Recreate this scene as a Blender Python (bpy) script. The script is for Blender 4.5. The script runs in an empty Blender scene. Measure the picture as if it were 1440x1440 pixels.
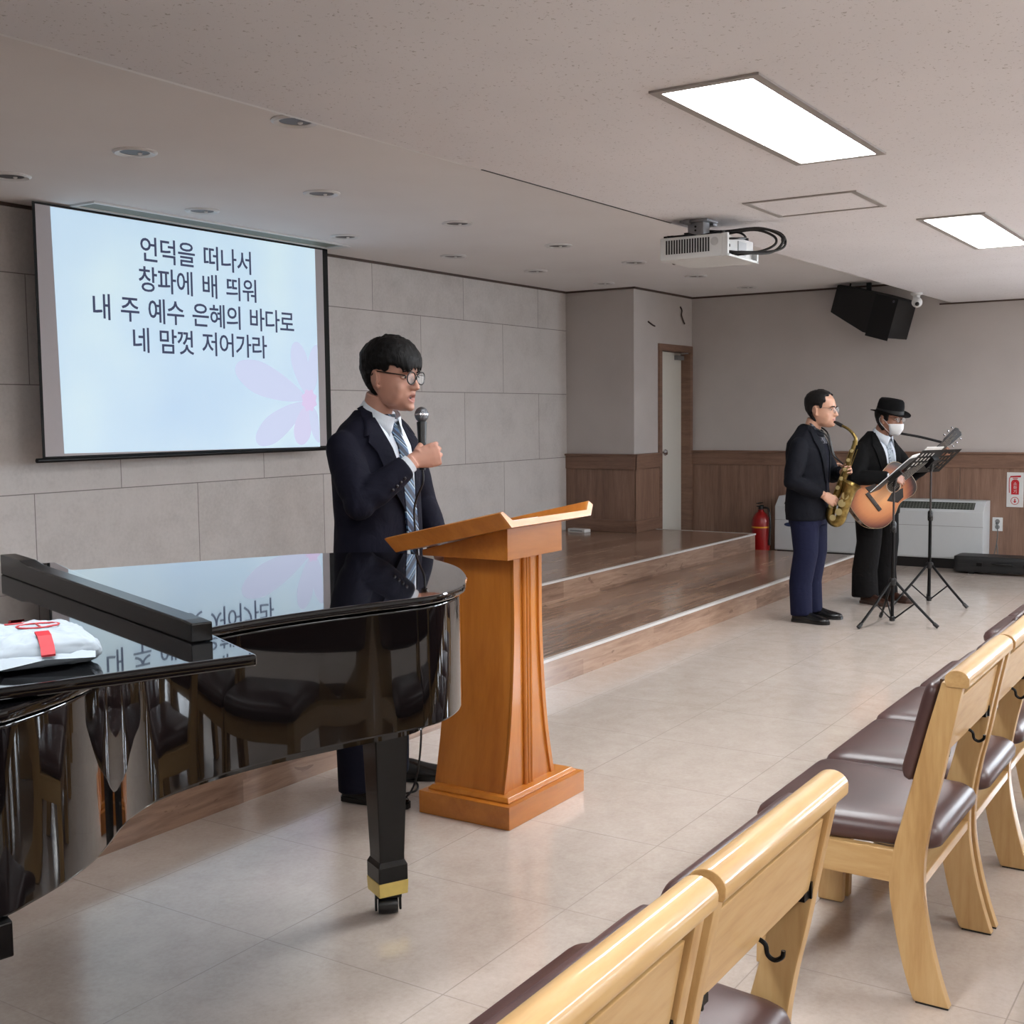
import bpy, bmesh, math, random
import numpy as np
from mathutils import Vector as V, Matrix as M, noise
from mathutils.bvhtree import BVHTree

S = bpy.context.scene
COL = S.collection
PI = math.pi

# ---------------------------------------------------------------- camera, world, exposure
cam_d = bpy.data.cameras.new('camera')
cam_d.sensor_width = 36.0
cam_d.sensor_fit = 'HORIZONTAL'
cam_d.lens = 36.0 * 1682.76 / 1440.0
cam_d.clip_start = 0.05
cam = bpy.data.objects.new('camera', cam_d)
COL.objects.link(cam)
_y, _p, _r = math.radians(32.973), math.radians(4.5918), math.radians(-0.63464)
_fw = V((math.cos(_y) * math.cos(_p), math.sin(_y) * math.cos(_p), -math.sin(_p)))
_r0 = V((math.sin(_y), -math.cos(_y), 0))
_u0 = _r0.cross(_fw)
_rt = _r0 * math.cos(_r) + _u0 * math.sin(_r)
_up = -_r0 * math.sin(_r) + _u0 * math.cos(_r)
cam.matrix_world = M(((_rt.x, _up.x, -_fw.x, 0), (_rt.y, _up.y, -_fw.y, 0), (_rt.z, _up.z, -_fw.z, 1.5), (0, 0, 0, 1)))
S.camera = cam

w = bpy.data.worlds.new('world')
S.world = w
w.use_nodes = True
w.node_tree.nodes['Background'].inputs[0].default_value = (0.6, 0.65, 0.7, 1)
w.node_tree.nodes['Background'].inputs[1].default_value = 0.05

S.view_settings.view_transform = 'Standard'
S.view_settings.look = 'None'
S.view_settings.gamma = 1.0
S.view_settings.use_curve_mapping = False
S.view_settings.exposure = 0.06
S.cycles.caustics_reflective = False
S.cycles.caustics_refractive = False
PANEL_STRENGTH = 38.0       # ceiling light panels
PANEL_COLOR = (0.95, 0.98, 1.0)
FILL_WINDOW_STRENGTH = 24.0      # fill glow of the unseen windows added behind the camera
SCREEN_STRENGTH = 0.80     # projected picture

# ---------------------------------------------------------------- materials
def srgb(c):
    if isinstance(c, str):
        c = [int(c[i:i + 2], 16) / 255 for i in (0, 2, 4)]
    return tuple((x / 12.92 if x <= .04045 else ((x + .055) / 1.055) ** 2.4) for x in c)

class Mat:
    def __init__(s, name, color=None, rough=.5, metal=0., spec=.5, coat=0., emit=None, estr=0., trans=0., alpha=1.):
        m = bpy.data.materials.new(name); m.use_nodes = True
        s.m = m; s.t = m.node_tree; s.n = s.t.nodes; s.b = s.n['Principled BSDF']
        if color is not None: s.b.inputs['Base Color'].default_value = (*srgb(color), 1)
        s.b.inputs['Roughness'].default_value = rough
        s.b.inputs['Metallic'].default_value = metal
        s.b.inputs['Specular IOR Level'].default_value = spec
        s.b.inputs['Coat Weight'].default_value = coat
        s.b.inputs['Coat Roughness'].default_value = .05
        if emit is not None:
            s.b.inputs['Emission Color'].default_value = (*emit, 1)
            s.b.inputs['Emission Strength'].default_value = estr
        s.b.inputs['Transmission Weight'].default_value = trans
        s.b.inputs['Alpha'].default_value = alpha
    def node(s, typ, **k):
        n = s.n.new(typ)
        for a, v in k.items(): setattr(n, a, v)
        return n
    def link(s, a, b): s.t.links.new(a, b)
    def coord(s, scale=(1, 1, 1), rot=(0, 0, 0), loc=(0, 0, 0)):
        tc = s.node('ShaderNodeTexCoord'); mp = s.node('ShaderNodeMapping')
        mp.inputs['Scale'].default_value = scale; mp.inputs['Rotation'].default_value = rot; mp.inputs['Location'].default_value = loc
        s.link(tc.outputs['Object'], mp.inputs['Vector']); return mp.outputs[0]
    def noise(s, vec, scale=5., detail=4., rough=.5, dist=0.):
        n = s.node('ShaderNodeTexNoise'); n.inputs['Scale'].default_value = scale; n.inputs['Detail'].default_value = detail
        n.inputs['Roughness'].default_value = rough; n.inputs['Distortion'].default_value = dist
        s.link(vec, n.inputs['Vector']); return n.outputs['Fac']
    def ramp(s, fac, stops):
        r = s.node('ShaderNodeValToRGB'); e = r.color_ramp.elements
        while len(e) < len(stops): e.new(.5)
        for el, (p, c) in zip(e, stops):
            el.position = p; el.color = (*srgb(c), 1)
        s.link(fac, r.inputs['Fac']); return r.outputs['Color']
    def math(s, op, a, b=None, c=None):
        n = s.node('ShaderNodeMath', operation=op)
        for i, x in enumerate((a, b, c)):
            if x is None: continue
            if isinstance(x, (int, float)): n.inputs[i].default_value = x
            else: s.link(x, n.inputs[i])
        return n.outputs[0]
    def mix(s, fac, a, b, mode='MIX'):
        n = s.node('ShaderNodeMix', data_type='RGBA', blend_type=mode)
        for inp, x in ((n.inputs['Factor'], fac), (n.inputs['A'], a), (n.inputs['B'], b)):
            if isinstance(x, (int, float)): inp.default_value = x
            elif isinstance(x, (tuple, list, str)): inp.default_value = (*srgb(x), 1)
            else: s.link(x, inp)
        return n.outputs['Result']
    def color(s, out): s.link(out, s.b.inputs['Base Color'])
    def roughness(s, out): s.link(out, s.b.inputs['Roughness'])
    def bump(s, h, strength=.2, dist=.01):
        b = s.node('ShaderNodeBump'); b.inputs['Strength'].default_value = strength; b.inputs['Distance'].default_value = dist
        s.link(h, b.inputs['Height']); s.link(b.outputs[0], s.b.inputs['Normal'])
    def xyz(s, vec):
        n = s.node('ShaderNodeSeparateXYZ'); s.link(vec, n.inputs[0]); return n.outputs

MATS = {}
def plain(name, color, rough=.5, metal=0., var=.06, nscale=30., bump=0., **k):
    """a plain material with a little procedural mottling"""
    if name in MATS: return MATS[name]
    a = Mat(name, color, rough, metal, **k)
    v = a.coord()
    n = a.noise(v, nscale, 3)
    c = srgb(color)
    lo = a.mix(1.0, color, color)
    mx = a.node('ShaderNodeMix', data_type='RGBA')
    mx.inputs['A'].default_value = (*[x * (1 - var) for x in c], 1)
    mx.inputs['B'].default_value = (*[min(1, x * (1 + var)) for x in c], 1)
    a.link(n, mx.inputs['Factor']); a.color(mx.outputs['Result'])
    if bump: a.bump(n, bump, .003)
    MATS[name] = a.m
    return a.m

def wood(name, dark, mid, light, grain=(14, 14, 1.2), rough=.4, coat=0., fine=.35):
    if name in MATS: return MATS[name]
    a = Mat(name, mid, rough, coat=coat)
    v = a.coord(grain)
    n1 = a.noise(v, 1.6, 5, .55, .6)
    v2 = a.coord(tuple(g * 6 for g in grain))
    n2 = a.noise(v2, 2.0, 3, .6)
    f = a.math('MULTIPLY_ADD', n2, fine, a.math('MULTIPLY', n1, 1 - fine))
    a.color(a.ramp(f, [(.3, dark), (.5, mid), (.72, light)]))
    a.bump(n2, .05, .002)
    MATS[name] = a.m
    return a.m

def cloth(name, color, scale=700., rough=.85, wr=.35):
    if name in MATS: return MATS[name]
    a = Mat(name, color, rough, spec=.2)
    v = a.coord()
    big = a.noise(v, 9., 3, .5, .8)
    fine = a.noise(v, scale, 2)
    c = srgb(color)
    mx = a.node('ShaderNodeMix', data_type='RGBA')
    mx.inputs['A'].default_value = (*[x * .8 for x in c], 1); mx.inputs['B'].default_value = (*[x * 1.2 for x in c], 1)
    a.link(fine, mx.inputs['Factor']); a.color(mx.outputs['Result'])
    h = a.math('MULTIPLY_ADD', fine, .04, big)
    a.bump(h, wr, .03)
    MATS[name] = a.m
    return a.m

# ---------------------------------------------------------------- mesh helpers
class MB:
    def __init__(s): s.v = []; s.f = []; s.mi = []; s.cur = 0; s.tf = None
    def add(s, vs, fs):
        o = len(s.v)
        if s.tf is not None: vs = [s.tf @ V(p) for p in vs]
        s.v += [tuple(p) for p in vs]; s.f += [tuple(i + o for i in f) for f in fs]; s.mi += [s.cur] * len(fs)
        return s
    def box(s, a, b, tf=None):
        (x0, y0, z0), (x1, y1, z1) = a, b
        vs = [(x, y, z) for x in (x0, x1) for y in (y0, y1) for z in (z0, z1)]
        if tf is not None: vs = [tf @ V(p) for p in vs]
        return s.add(vs, [(0, 1, 3, 2), (4, 6, 7, 5), (0, 4, 5, 1), (2, 3, 7, 6), (0, 2, 6, 4), (1, 5, 7, 3)])
    def cbox(s, c, d, tf=None):
        return s.box([c[i] - d[i] / 2 for i in range(3)], [c[i] + d[i] / 2 for i in range(3)], tf)
    def prism(s, poly, axis, a, b, tf=None):
        """extrude a 2-D polygon along axis; the two coordinates are the other axes in order"""
        def P(p, t):
            q = list(p); q.insert(axis, t); return q
        area = sum(poly[i][0] * poly[(i + 1) % len(poly)][1] - poly[(i + 1) % len(poly)][0] * poly[i][1] for i in range(len(poly)))
        if (area > 0) == (axis == 1): poly = poly[::-1]
        n = len(poly); vs = [P(p, a) for p in poly] + [P(p, b) for p in poly]
        if tf is not None: vs = [tf @ V(p) for p in vs]
        fs = [tuple(range(n))[::-1], tuple(range(n, 2 * n))] + [(i, (i + 1) % n, n + (i + 1) % n, n + i) for i in range(n)]
        return s.add(vs, fs)
    def loft(s, rings, closed=True, cap=True):
        n = len(rings[0]); vs = [p for r in rings for p in r]; fs = []
        for k in range(len(rings) - 1):
            for i in range(n if closed else n - 1):
                j = (i + 1) % n
                fs.append((k * n + i, k * n + j, (k + 1) * n + j, (k + 1) * n + i))
        if cap and closed:
            fs.append(tuple(range(n))[::-1]); fs.append(tuple(range((len(rings) - 1) * n, len(rings) * n)))
        return s.add(vs, fs)
    def tube(s, pts, r, n=10, cap=True, flat=1.0, close=False):
        pts = [V(p) for p in pts]; m = len(pts)
        rs = r if isinstance(r, (list, tuple)) else [r] * m
        rings = []; up = None
        for i, p in enumerate(pts):
            d = (pts[min(i + 1, m - 1)] - pts[max(i - 1, 0)]) if not close else (pts[(i + 1) % m] - pts[i - 1])
            d.normalize()
            if up is None:
                up = V((0, 0, 1)) if abs(d.z) < .9 else V((1, 0, 0))
            u = (up - d * up.dot(d)).normalized(); up = u; q = d.cross(u)
            rings.append([p + (u * math.cos(2 * PI * k / n) * flat + q * math.sin(2 * PI * k / n)) * rs[i] for k in range(n)])
        if close: rings.append(rings[0]); cap = False
        return s.loft(rings, cap=cap)
    def lathe(s, prof, n=24, o=(0, 0, 0), axis=2, cap=True, tf=None):
        rings = []
        for r, h in prof:
            ring = []
            for k in range(n):
                c, sn = math.cos(2 * PI * k / n) * r, math.sin(2 * PI * k / n) * r
                p = (c, sn, h) if axis == 2 else ((h, c, sn) if axis == 0 else (sn, h, c))
                p = V(p) + V(o)
                ring.append(tf @ p if tf is not None else p)
            rings.append(ring)
        return s.loft(rings, cap=cap)
    def ell(s, c, r, n=14, m=9, tf=None):
        rings = []
        for j in range(m + 1):
            a = -PI / 2 + PI * j / m; a = max(-PI / 2 + .05, min(PI / 2 - .05, a))
            ring = []
            for k in range(n):
                t = 2 * PI * k / n
                p = V((r[0] * math.cos(a) * math.cos(t), r[1] * math.cos(a) * math.sin(t), r[2] * math.sin(a)))
                if tf is not None: p = tf @ p
                ring.append(V(c) + p)
            rings.append(ring)
        return s.loft(rings)
    def mesh(s, name):
        me = bpy.data.meshes.new(name); me.from_pydata(s.v, [], s.f); me.update(); return me
    def build(s, name, mat, parent=None, smooth=True, angle=.6, bevel=0., seg=2, sub=0, label=None):
        me = s.mesh(name)
        for m in (mat if isinstance(mat, (list, tuple)) else [mat]): me.materials.append(m)
        if s.mi and max(s.mi): me.polygons.foreach_set('material_index', s.mi)
        bm = bmesh.new(); bm.from_mesh(me); bmesh.ops.recalc_face_normals(bm, faces=bm.faces)
        if bevel:
            bmesh.ops.remove_doubles(bm, verts=bm.verts, dist=1e-5)
            es = [e for e in bm.edges if len(e.link_faces) == 2 and e.calc_face_angle(0) > .5]
            bmesh.ops.bevel(bm, geom=es, offset=bevel, segments=seg, profile=.6, affect='EDGES', clamp_overlap=True)
        bm.to_mesh(me); bm.free()
        if smooth:
            me.shade_smooth(); me.set_sharp_from_angle(angle=angle)
        o = bpy.data.objects.new(name, me); COL.objects.link(o)
        if parent is not None: o.parent = parent
        if bevel:
            md = o.modifiers.new('wn', 'WEIGHTED_NORMAL'); md.keep_sharp = True; md.weight = 100
        if sub:
            md = o.modifiers.new('sub', 'SUBSURF'); md.levels = sub; md.render_levels = sub
        if label: o['label'] = label
        return o

def thing(name, label, cat, loc=(0, 0, 0), rot=0., group=None):
    o = bpy.data.objects.new(name, None); COL.objects.link(o)
    o.empty_display_size = .1
    o.location = loc; o.rotation_euler = (0, 0, rot)
    return tag(o, label, cat, group)
def tag(o, label, cat, group=None):
    o['label'] = label; o['category'] = cat
    if group: o['group'] = group
    return o
def struct(o):
    o['kind'] = 'structure'; return o
def kids(o): return [c for c in bpy.data.objects if c.parent == o]
def copy_tree(o, parent=None):
    c = o.copy(); COL.objects.link(c)
    if parent is not None: c.parent = parent
    for ch in kids(o): copy_tree(ch, c)
    return c
def smoothpath(pts, k=6):
    """Catmull-Rom through points"""
    pts = [V(p) for p in pts]; out = []
    for i in range(len(pts) - 1):
        p0, p1, p2, p3 = pts[max(i - 1, 0)], pts[i], pts[i + 1], pts[min(i + 2, len(pts) - 1)]
        for j in range(k):
            t = j / k
            out.append(.5 * ((2 * p1) + (p2 - p0) * t + (2 * p0 - 5 * p1 + 4 * p2 - p3) * t * t + (3 * p1 - p0 - 3 * p2 + p3) * t ** 3))
    out.append(pts[-1]); return out
def interp(xs, ys, k=6):
    return [(p.x, p.y) for p in smoothpath([(x, y, 0) for x, y in zip(xs, ys)], k)]

def blob(name, mb, mat, parent=None, voxel=.006, smooth=6, post=None, fac=.5, mats=None, matfn=None, local=None):
    """fuse overlapping closed shapes into one continuous skin"""
    me = mb.mesh(name + '_src'); o = bpy.data.objects.new('tmp', me); COL.objects.link(o)
    bm = bmesh.new(); bm.from_mesh(me); bmesh.ops.recalc_face_normals(bm, faces=bm.faces); bm.to_mesh(me); bm.free()
    r = o.modifiers.new('r', 'REMESH'); r.mode = 'VOXEL'; r.voxel_size = voxel; r.adaptivity = 0
    if smooth:
        q = o.modifiers.new('s', 'SMOOTH'); q.factor = fac; q.iterations = smooth
    dg = bpy.context.evaluated_depsgraph_get()
    me2 = bpy.data.meshes.new_from_object(o.evaluated_get(dg)); me2.name = name
    bpy.data.objects.remove(o); bpy.data.meshes.remove(me)
    if local is not None:      # extra smoothing of one region only
        bm = bmesh.new(); bm.from_mesh(me2); vs = [v for v in bm.verts if local[0](v.co)]
        for _ in range(local[1]): bmesh.ops.smooth_vert(bm, verts=vs, factor=.5, use_axis_x=True, use_axis_y=True, use_axis_z=True)
        bm.to_mesh(me2); bm.free()
    if post is not None:
        n = len(me2.vertices); co = np.empty(n * 3); me2.vertices.foreach_get('co', co); co = post(co.reshape(-1, 3))
        me2.vertices.foreach_set('co', co.ravel()); me2.update()
    me2.materials.clear()
    for m in (mats or [mat]): me2.materials.append(m)
    if matfn is not None:
        mi = [matfn(p.center) for p in me2.polygons]
        me2.polygons.foreach_set('material_index', mi)
    me2.shade_smooth()
    ob = bpy.data.objects.new(name, me2); COL.objects.link(ob)
    if parent is not None: ob.parent = parent
    return ob

def bvh_of(ob):
    me = ob.data
    return BVHTree.FromPolygons([v.co.copy() for v in me.vertices], [tuple(p.vertices) for p in me.polygons])

def drape(name, left, right, target, mat, parent, off=.004, th=.004, nv=12, nu=6, direction=(0, 1, 0), org=1.0, label=None):
    """a thin cloth piece between two (x,z) polylines, laid on the target from the front"""
    bv = target if isinstance(target, BVHTree) else bvh_of(target)
    d = V(direction)
    def samp(pl, t):
        L = [0]
        for a, b in zip(pl, pl[1:]): L.append(L[-1] + math.hypot(b[0] - a[0], b[1] - a[1]))
        x = t * L[-1]
        for i in range(len(pl) - 1):
            if x <= L[i + 1] + 1e-9:
                u = (x - L[i]) / max(1e-9, L[i + 1] - L[i])
                return (pl[i][0] + (pl[i + 1][0] - pl[i][0]) * u, pl[i][1] + (pl[i + 1][1] - pl[i][1]) * u)
        return pl[-1]
    top = []; bot = []; last = None
    for i in range(nv + 1):
        a = samp(left, i / nv); b = samp(right, i / nv); rt = []; rb = []
        for j in range(nu + 1):
            u = j / nu; x = a[0] + (b[0] - a[0]) * u; z = a[1] + (b[1] - a[1]) * u
            o = V((x, 0, z)) - d * org
            h, nrm, _, _ = bv.ray_cast(o, d)
            if h is None: h = V((x, last if last is not None else 0, z)); nrm = -d
            last = h.y
            rt.append(h - d * (off + th)); rb.append(h - d * (off - .003))
        top.append(rt); bot.append(rb)
    w_ = nu + 1; n = (nv + 1) * w_
    vs = [p for r in top for p in r] + [p for r in bot for p in r]; fs = []
    for i in range(nv):
        for j in range(nu):
            a = i * w_ + j
            fs.append((a, a + 1, a + w_ + 1, a + w_)); fs.append((n + a, n + a + w_, n + a + w_ + 1, n + a + 1))
    for i in range(nv):
        for j in (0, nu):
            a = i * w_ + j; fs.append((a, a + w_, n + a + w_, n + a))
    for j in range(nu):
        for i in (0, nv):
            a = i * w_ + j; fs.append((a, a + 1, n + a + 1, n + a))
    mb = MB(); mb.add(vs, fs)
    return mb.build(name, mat, parent, angle=.9, label=label)

# ---------------------------------------------------------------- setting materials
XS, YW, XC, Y2 = 12.1, 6.27, 10.72, 5.49     # side wall, stone wall, corner pier face, door wall
ZM, ZS = 2.54, 2.76                          # main and stage ceilings
ST = .158                                    # one step

def m_floor():
    a = Mat('vinyl_floor', (.76, .70, .65), .26, spec=.8)
    v = a.coord(); o = a.xyz(v)
    big = a.noise(v, 1.3, 4, .6); fine = a.noise(v, 60, 4, .7); mid = a.noise(v, 9, 5, .65, .4)
    f = a.math('MULTIPLY_ADD', fine, .35, a.math('MULTIPLY_ADD', mid, .4, a.math('MULTIPLY', big, .25)))
    c = a.ramp(f, [(.32, (.70, .645, .60)), (.5, (.755, .705, .665)), (.68, (.795, .75, .715))])
    def joint(x, off):
        u = a.math('FRACT', a.math('ADD', a.math('DIVIDE', a.math('SUBTRACT', x, off), .6315), 40.))
        d = a.math('ABSOLUTE', a.math('SUBTRACT', u, .5))
        return a.math('GREATER_THAN', d, .4972)
    j = a.math('MAXIMUM', joint(o[0], 2.416), joint(o[1], 2.43))
    j = a.math('MULTIPLY', j, a.math('MULTIPLY_ADD', big, 1.0, .0))
    scuff = a.noise(a.coord((3, 9, 1)), 2.2, 6, .75, 1.5)
    sc = a.math('MULTIPLY', a.math('GREATER_THAN', scuff, .71), .25)
    c = a.mix(sc, c, (.58, .54, .51))
    a.color(a.mix(j, c, (.52, .48, .45)))
    a.roughness(a.math('MULTIPLY_ADD', mid, .09, .09))
    a.bump(a.math('SUBTRACT', a.math('MULTIPLY', big, 1.), j), .04, .004)
    return a.m
def m_stone():
    a = Mat('stone_slabs', (.62, .6, .58), .8, spec=.25)
    v = a.coord(); o = a.xyz(v)
    r = a.math('DIVIDE', a.math('SUBTRACT', o[2], 1.0675 - .648 * 4), .648)
    row = a.math('FLOOR', r); fr = a.math('SUBTRACT', r, row)
    par = a.math('MODULO', row, 2.)
    u = a.math('ADD', a.math('DIVIDE', a.math('SUBTRACT', o[0], 4.43), 1.2767), a.math('MULTIPLY_ADD', a.math('SUBTRACT', 1., par), .5, 20.))
    cu = a.math('FLOOR', u); fu = a.math('SUBTRACT', u, cu)
    jz = a.math('GREATER_THAN', a.math('ABSOLUTE', a.math('SUBTRACT', fr, .5)), .4955)
    jx = a.math('GREATER_THAN', a.math('ABSOLUTE', a.math('SUBTRACT', fu, .5)), .4977)
    j = a.math('MAXIMUM', jz, jx)
    n1 = a.noise(v, 3.5, 5, .6, .3); n2 = a.noise(v, 45, 4, .65)
    wn = a.node('ShaderNodeTexWhiteNoise', noise_dimensions='2D')
    cv = a.node('ShaderNodeCombineXYZ'); a.link(cu, cv.inputs[0]); a.link(row, cv.inputs[1]); a.link(cv.outputs[0], wn.inputs['Vector'])
    f = a.math('MULTIPLY_ADD', n2, .35, a.math('MULTIPLY_ADD', n1, .5, a.math('MULTIPLY', wn.outputs['Value'], .12)))
    c = a.ramp(f, [(.3, (.755, .74, .73)), (.5, (.82, .805, .795)), (.68, (.85, .835, .825))])
    a.color(a.mix(a.math('MULTIPLY', j, .8), c, (.42, .40, .39)))
    a.bump(a.math('SUBTRACT', a.math('MULTIPLY', n2, .12), j), .25, .006)
    return a.m
def m_paper():
    a = Mat('wallpaper', (.66, .625, .60), .8, spec=.2)
    v = a.coord(); n = a.noise(v, 160, 3, .7); b = a.noise(v, 2.2, 3)
    f = a.math('MULTIPLY_ADD', n, .4, a.math('MULTIPLY', b, .6))
    a.color(a.ramp(f, [(.3, (.745, .725, .715)), (.7, (.79, .77, .76))]))
    a.bump(n, .12, .002); return a.m
def m_ceiling():
    a = Mat('ceiling_board', (.8, .78, .76), .95, spec=.1)
    v = a.coord(); n = a.noise(v, 75, 3, .6, .5); big = a.noise(v, 1.2, 3)
    pit = a.math('GREATER_THAN', n, .655)
    c = a.ramp(big, [(.3, (.885, .88, .89)), (.7, (.91, .905, .915))])
    a.color(a.mix(a.math('MULTIPLY', pit, .5), c, (.55, .52, .50)))
    a.bump(a.math('SUBTRACT', 1., pit), .15, .003); return a.m
def m_stageceil():
    a = Mat('stage_ceiling_paint', (.75, .735, .73), .9, spec=.15)
    v = a.coord(); n = a.noise(v, 130, 3, .6); big = a.noise(v, 1.5, 3)
    a.color(a.ramp(a.math('MULTIPLY_ADD', n, .3, a.math('MULTIPLY', big, .7)), [(.3, (.92, .91, .91)), (.7, (.94, .935, .935))]))
    a.bump(n, .08, .002); return a.m
def m_laminate():
    a = Mat('stage_laminate', (.48, .38, .32), .28, spec=.5)
    v = a.coord(); o = a.xyz(v)
    y = a.math('DIVIDE', a.math('ADD', o[1], a.math('MULTIPLY', o[2], 1.0)), .12)
    row = a.math('FLOOR', y)
    wn = a.node('ShaderNodeTexWhiteNoise', noise_dimensions='1D'); a.link(row, wn.inputs['W'])
    x = a.math('ADD', a.math('DIVIDE', o[0], .9), a.math('MULTIPLY', wn.outputs['Value'], 7.))
    cx = a.math('FLOOR', x)
    w2 = a.node('ShaderNodeTexWhiteNoise', noise_dimensions='2D'); cv = a.node('ShaderNodeCombineXYZ')
    a.link(cx, cv.inputs[0]); a.link(row, cv.inputs[1]); a.link(cv.outputs[0], w2.inputs['Vector'])
    g = a.noise(a.coord((1.6, 16, 16)), 2.2, 5, .6, .5)
    knot = a.noise(a.coord((3.2, 9, 9)), 1.7, 3, .5, 1.2)
    f = a.math('MULTIPLY_ADD', w2.outputs['Value'], .30, a.math('MULTIPLY', g, .70))
    c = a.ramp(f, [(.22, (.43, .335, .28)), (.5, (.58, .47, .40)), (.78, (.69, .58, .50))])
    a.color(a.mix(a.math('MULTIPLY', a.math('GREATER_THAN', knot, .68), .45), c, (.34, .25, .20)))
    a.roughness(a.math('MULTIPLY_ADD', g, .1, .12)); return a.m

FLOOR_M, STONE_M, PAPER_M, CEIL_M, SCEIL_M, LAM_M = m_floor(), m_stone(), m_paper(), m_ceiling(), m_stageceil(), m_laminate()
WAIN = wood('wainscot_board', (.42, .32, .265), (.53, .415, .35), (.62, .505, .435), grain=(9, 9, .55), rough=.45)
RAIL = wood('wainscot_rail', (.42, .315, .26), (.51, .395, .33), (.57, .45, .38), grain=(1.2, 1.2, 14), rough=.45)
WHITE_P = plain('white_plastic', (.84, .85, .85), .35, var=.03)
GREY_P = plain('grey_plastic', (.5, .5, .5), .4)
BLACK_P = plain('black_plastic', (.055, .055, .06), .4)
BLACK_M = plain('black_metal', (.06, .06, .065), .35, .6)
CHROME = plain('chrome', (.8, .8, .82), .15, 1.)
ALU = plain('aluminium', (.75, .75, .75), .35, .9)
BRASS = plain('brass', (.82, .74, .44), .35, .75, var=.12)

def sbox(name, a, b, mat, **k): return struct(MB().box(a, b).build(name, mat, smooth=False, **k))

sbox('floor', (-4.5, -8.5, -.1), (13.2, 3.39, 0), FLOOR_M)
MB().box((11.15, 3.39, -.1), (13.2, 6.27, 0)).build('floor_rear', FLOOR_M, smooth=False)
struct(bpy.data.objects['floor_rear']).name = 'floor'
# stone feature wall
sbox('wall_front', (-4.5, YW, -.1), (XC, YW + .2, ZS + .1), STONE_M)
# side wall with guitarist's back to it
sbox('wall_right', (XS, -8.5, -.1), (XS + .2, 6.5, ZS + .1), PAPER_M)
sbox('wall_left', (-4.7, -8.5, -.1), (-4.5, 6.5, ZS + .1), PAPER_M)
sbox('wall_back', (-4.7, -8.7, -.1), (XS + .2, -8.5, ZS + .1), PAPER_M)
# corner pier and door wall (door opening 11.29..12.06, to z 2.22)
mb = MB()
mb.box((XC, Y2, -.1), (11.29, YW + .2, ZS + .1)).box((11.29, Y2, 2.22), (XS, YW + .2, ZS + .1)).box((11.29, 5.95, -.1), (XS, YW + .2, 2.22)).box((12.06, Y2, -.1), (XS, 5.95, 2.22))
struct(mb.build('wall_door', PAPER_M, smooth=False))
# ceilings
mb = MB()
mb.prism([(-4.5, -8.5), (XS, -8.5), (XS, 2.76), (-4.5, 3.06)], 2, ZM, ZS + .12)
struct(mb.build('ceiling', CEIL_M, smooth=False))
mb = MB()   # rounded edge strip where the low ceiling ends above the stage
prof = [(0, .0), (.06, .0165), (.115, .034), (.130, .055), (.132, .2), (0, .2)]
rings = []
for X, Y in ((-4.5, 3.06), (XS, 2.76)):
    rings.append([(X, Y + a, ZM + b) for a, b in prof])
mb.loft(rings)
struct(mb.build('trim_1', plain('edge_strip_white', (.97, .97, .97), .5, var=.01)))
sbox('ceiling_stage', (-4.5, 2.7, ZS), (XS, 6.5, ZS + .1), SCEIL_M)
mb = MB()   # black strip put in for the shadow gap along the edge strip
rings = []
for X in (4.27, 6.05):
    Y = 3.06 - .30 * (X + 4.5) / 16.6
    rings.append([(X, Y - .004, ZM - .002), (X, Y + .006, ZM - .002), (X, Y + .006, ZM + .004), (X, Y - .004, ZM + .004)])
mb.loft(rings); struct(mb.build('gap_shade', BLACK_P, smooth=False))
# ceiling line trim at the wall heads
DARKTRIM = plain('dark_trim', (.30, .24, .21), .6)
mb = MB()
mb.box((-4.5, YW - .02, ZS - .018), (XC, YW, ZS)).box((XC - .02, Y2 - .02, ZS - .018), (XC, YW, ZS)).box((XC - .02, Y2 - .02, ZS - .018), (XS, Y2, ZS)).box((XS - .02, 2.88, ZS - .018), (XS, Y2, ZS)).box((XS - .02, -8.5, ZM - .014), (XS, 2.88, ZM))
struct(mb.build('trim_3', DARKTRIM, smooth=False))

# wainscot: boards, rail, plinth
def wains(name, boards, rail):
    mb = MB()
    for a, b in boards: mb.box(a, b)
    o = struct(mb.build(name, WAIN, smooth=False, bevel=.003, seg=1))
    mb = MB()
    for a, b in rail: mb.box(a, b)
    mb.build(name.replace('wainscot', 'rail') if False else 'chair_rail', RAIL, o, smooth=False, bevel=.006)
    return o
ys = [-8.5, -6.6, -4.7, -2.85, -.95, .76, 2.66, 4.565, Y2]
wains('trim_4', [((XS - .018, a + .002, 0), (XS, b - .002, 1.02)) for a, b in zip(ys, ys[1:])],
      [((XS - .03, -8.5, .95), (XS, Y2, 1.085)), ((XS - .05, -8.5, 1.085), (XS, Y2, 1.105)), ((XS - .03, -8.5, 0), (XS, 2.3, .07))])
wains('trim_5', [((XC - .018, Y2 - .018, 2 * ST), (XC, YW, 1.02)), ((XC - .018, Y2 - .018, 2 * ST), (11.26, Y2, 1.02))],
      [((XC - .03, Y2 - .03, .95), (XC, YW, 1.085)), ((XC - .05, Y2 - .05, 1.085), (XC, YW, 1.105)),
       ((XC - .03, Y2 - .03, .95), (11.26, Y2, 1.085)), ((XC - .05, Y2 - .05, 1.085), (11.26, Y2, 1.105)),
       ((XC - .035, Y2 - .035, 2 * ST), (XC, YW, .44)), ((XC - .035, Y2 - .035, 2 * ST), (11.26, Y2, .44))])

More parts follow.
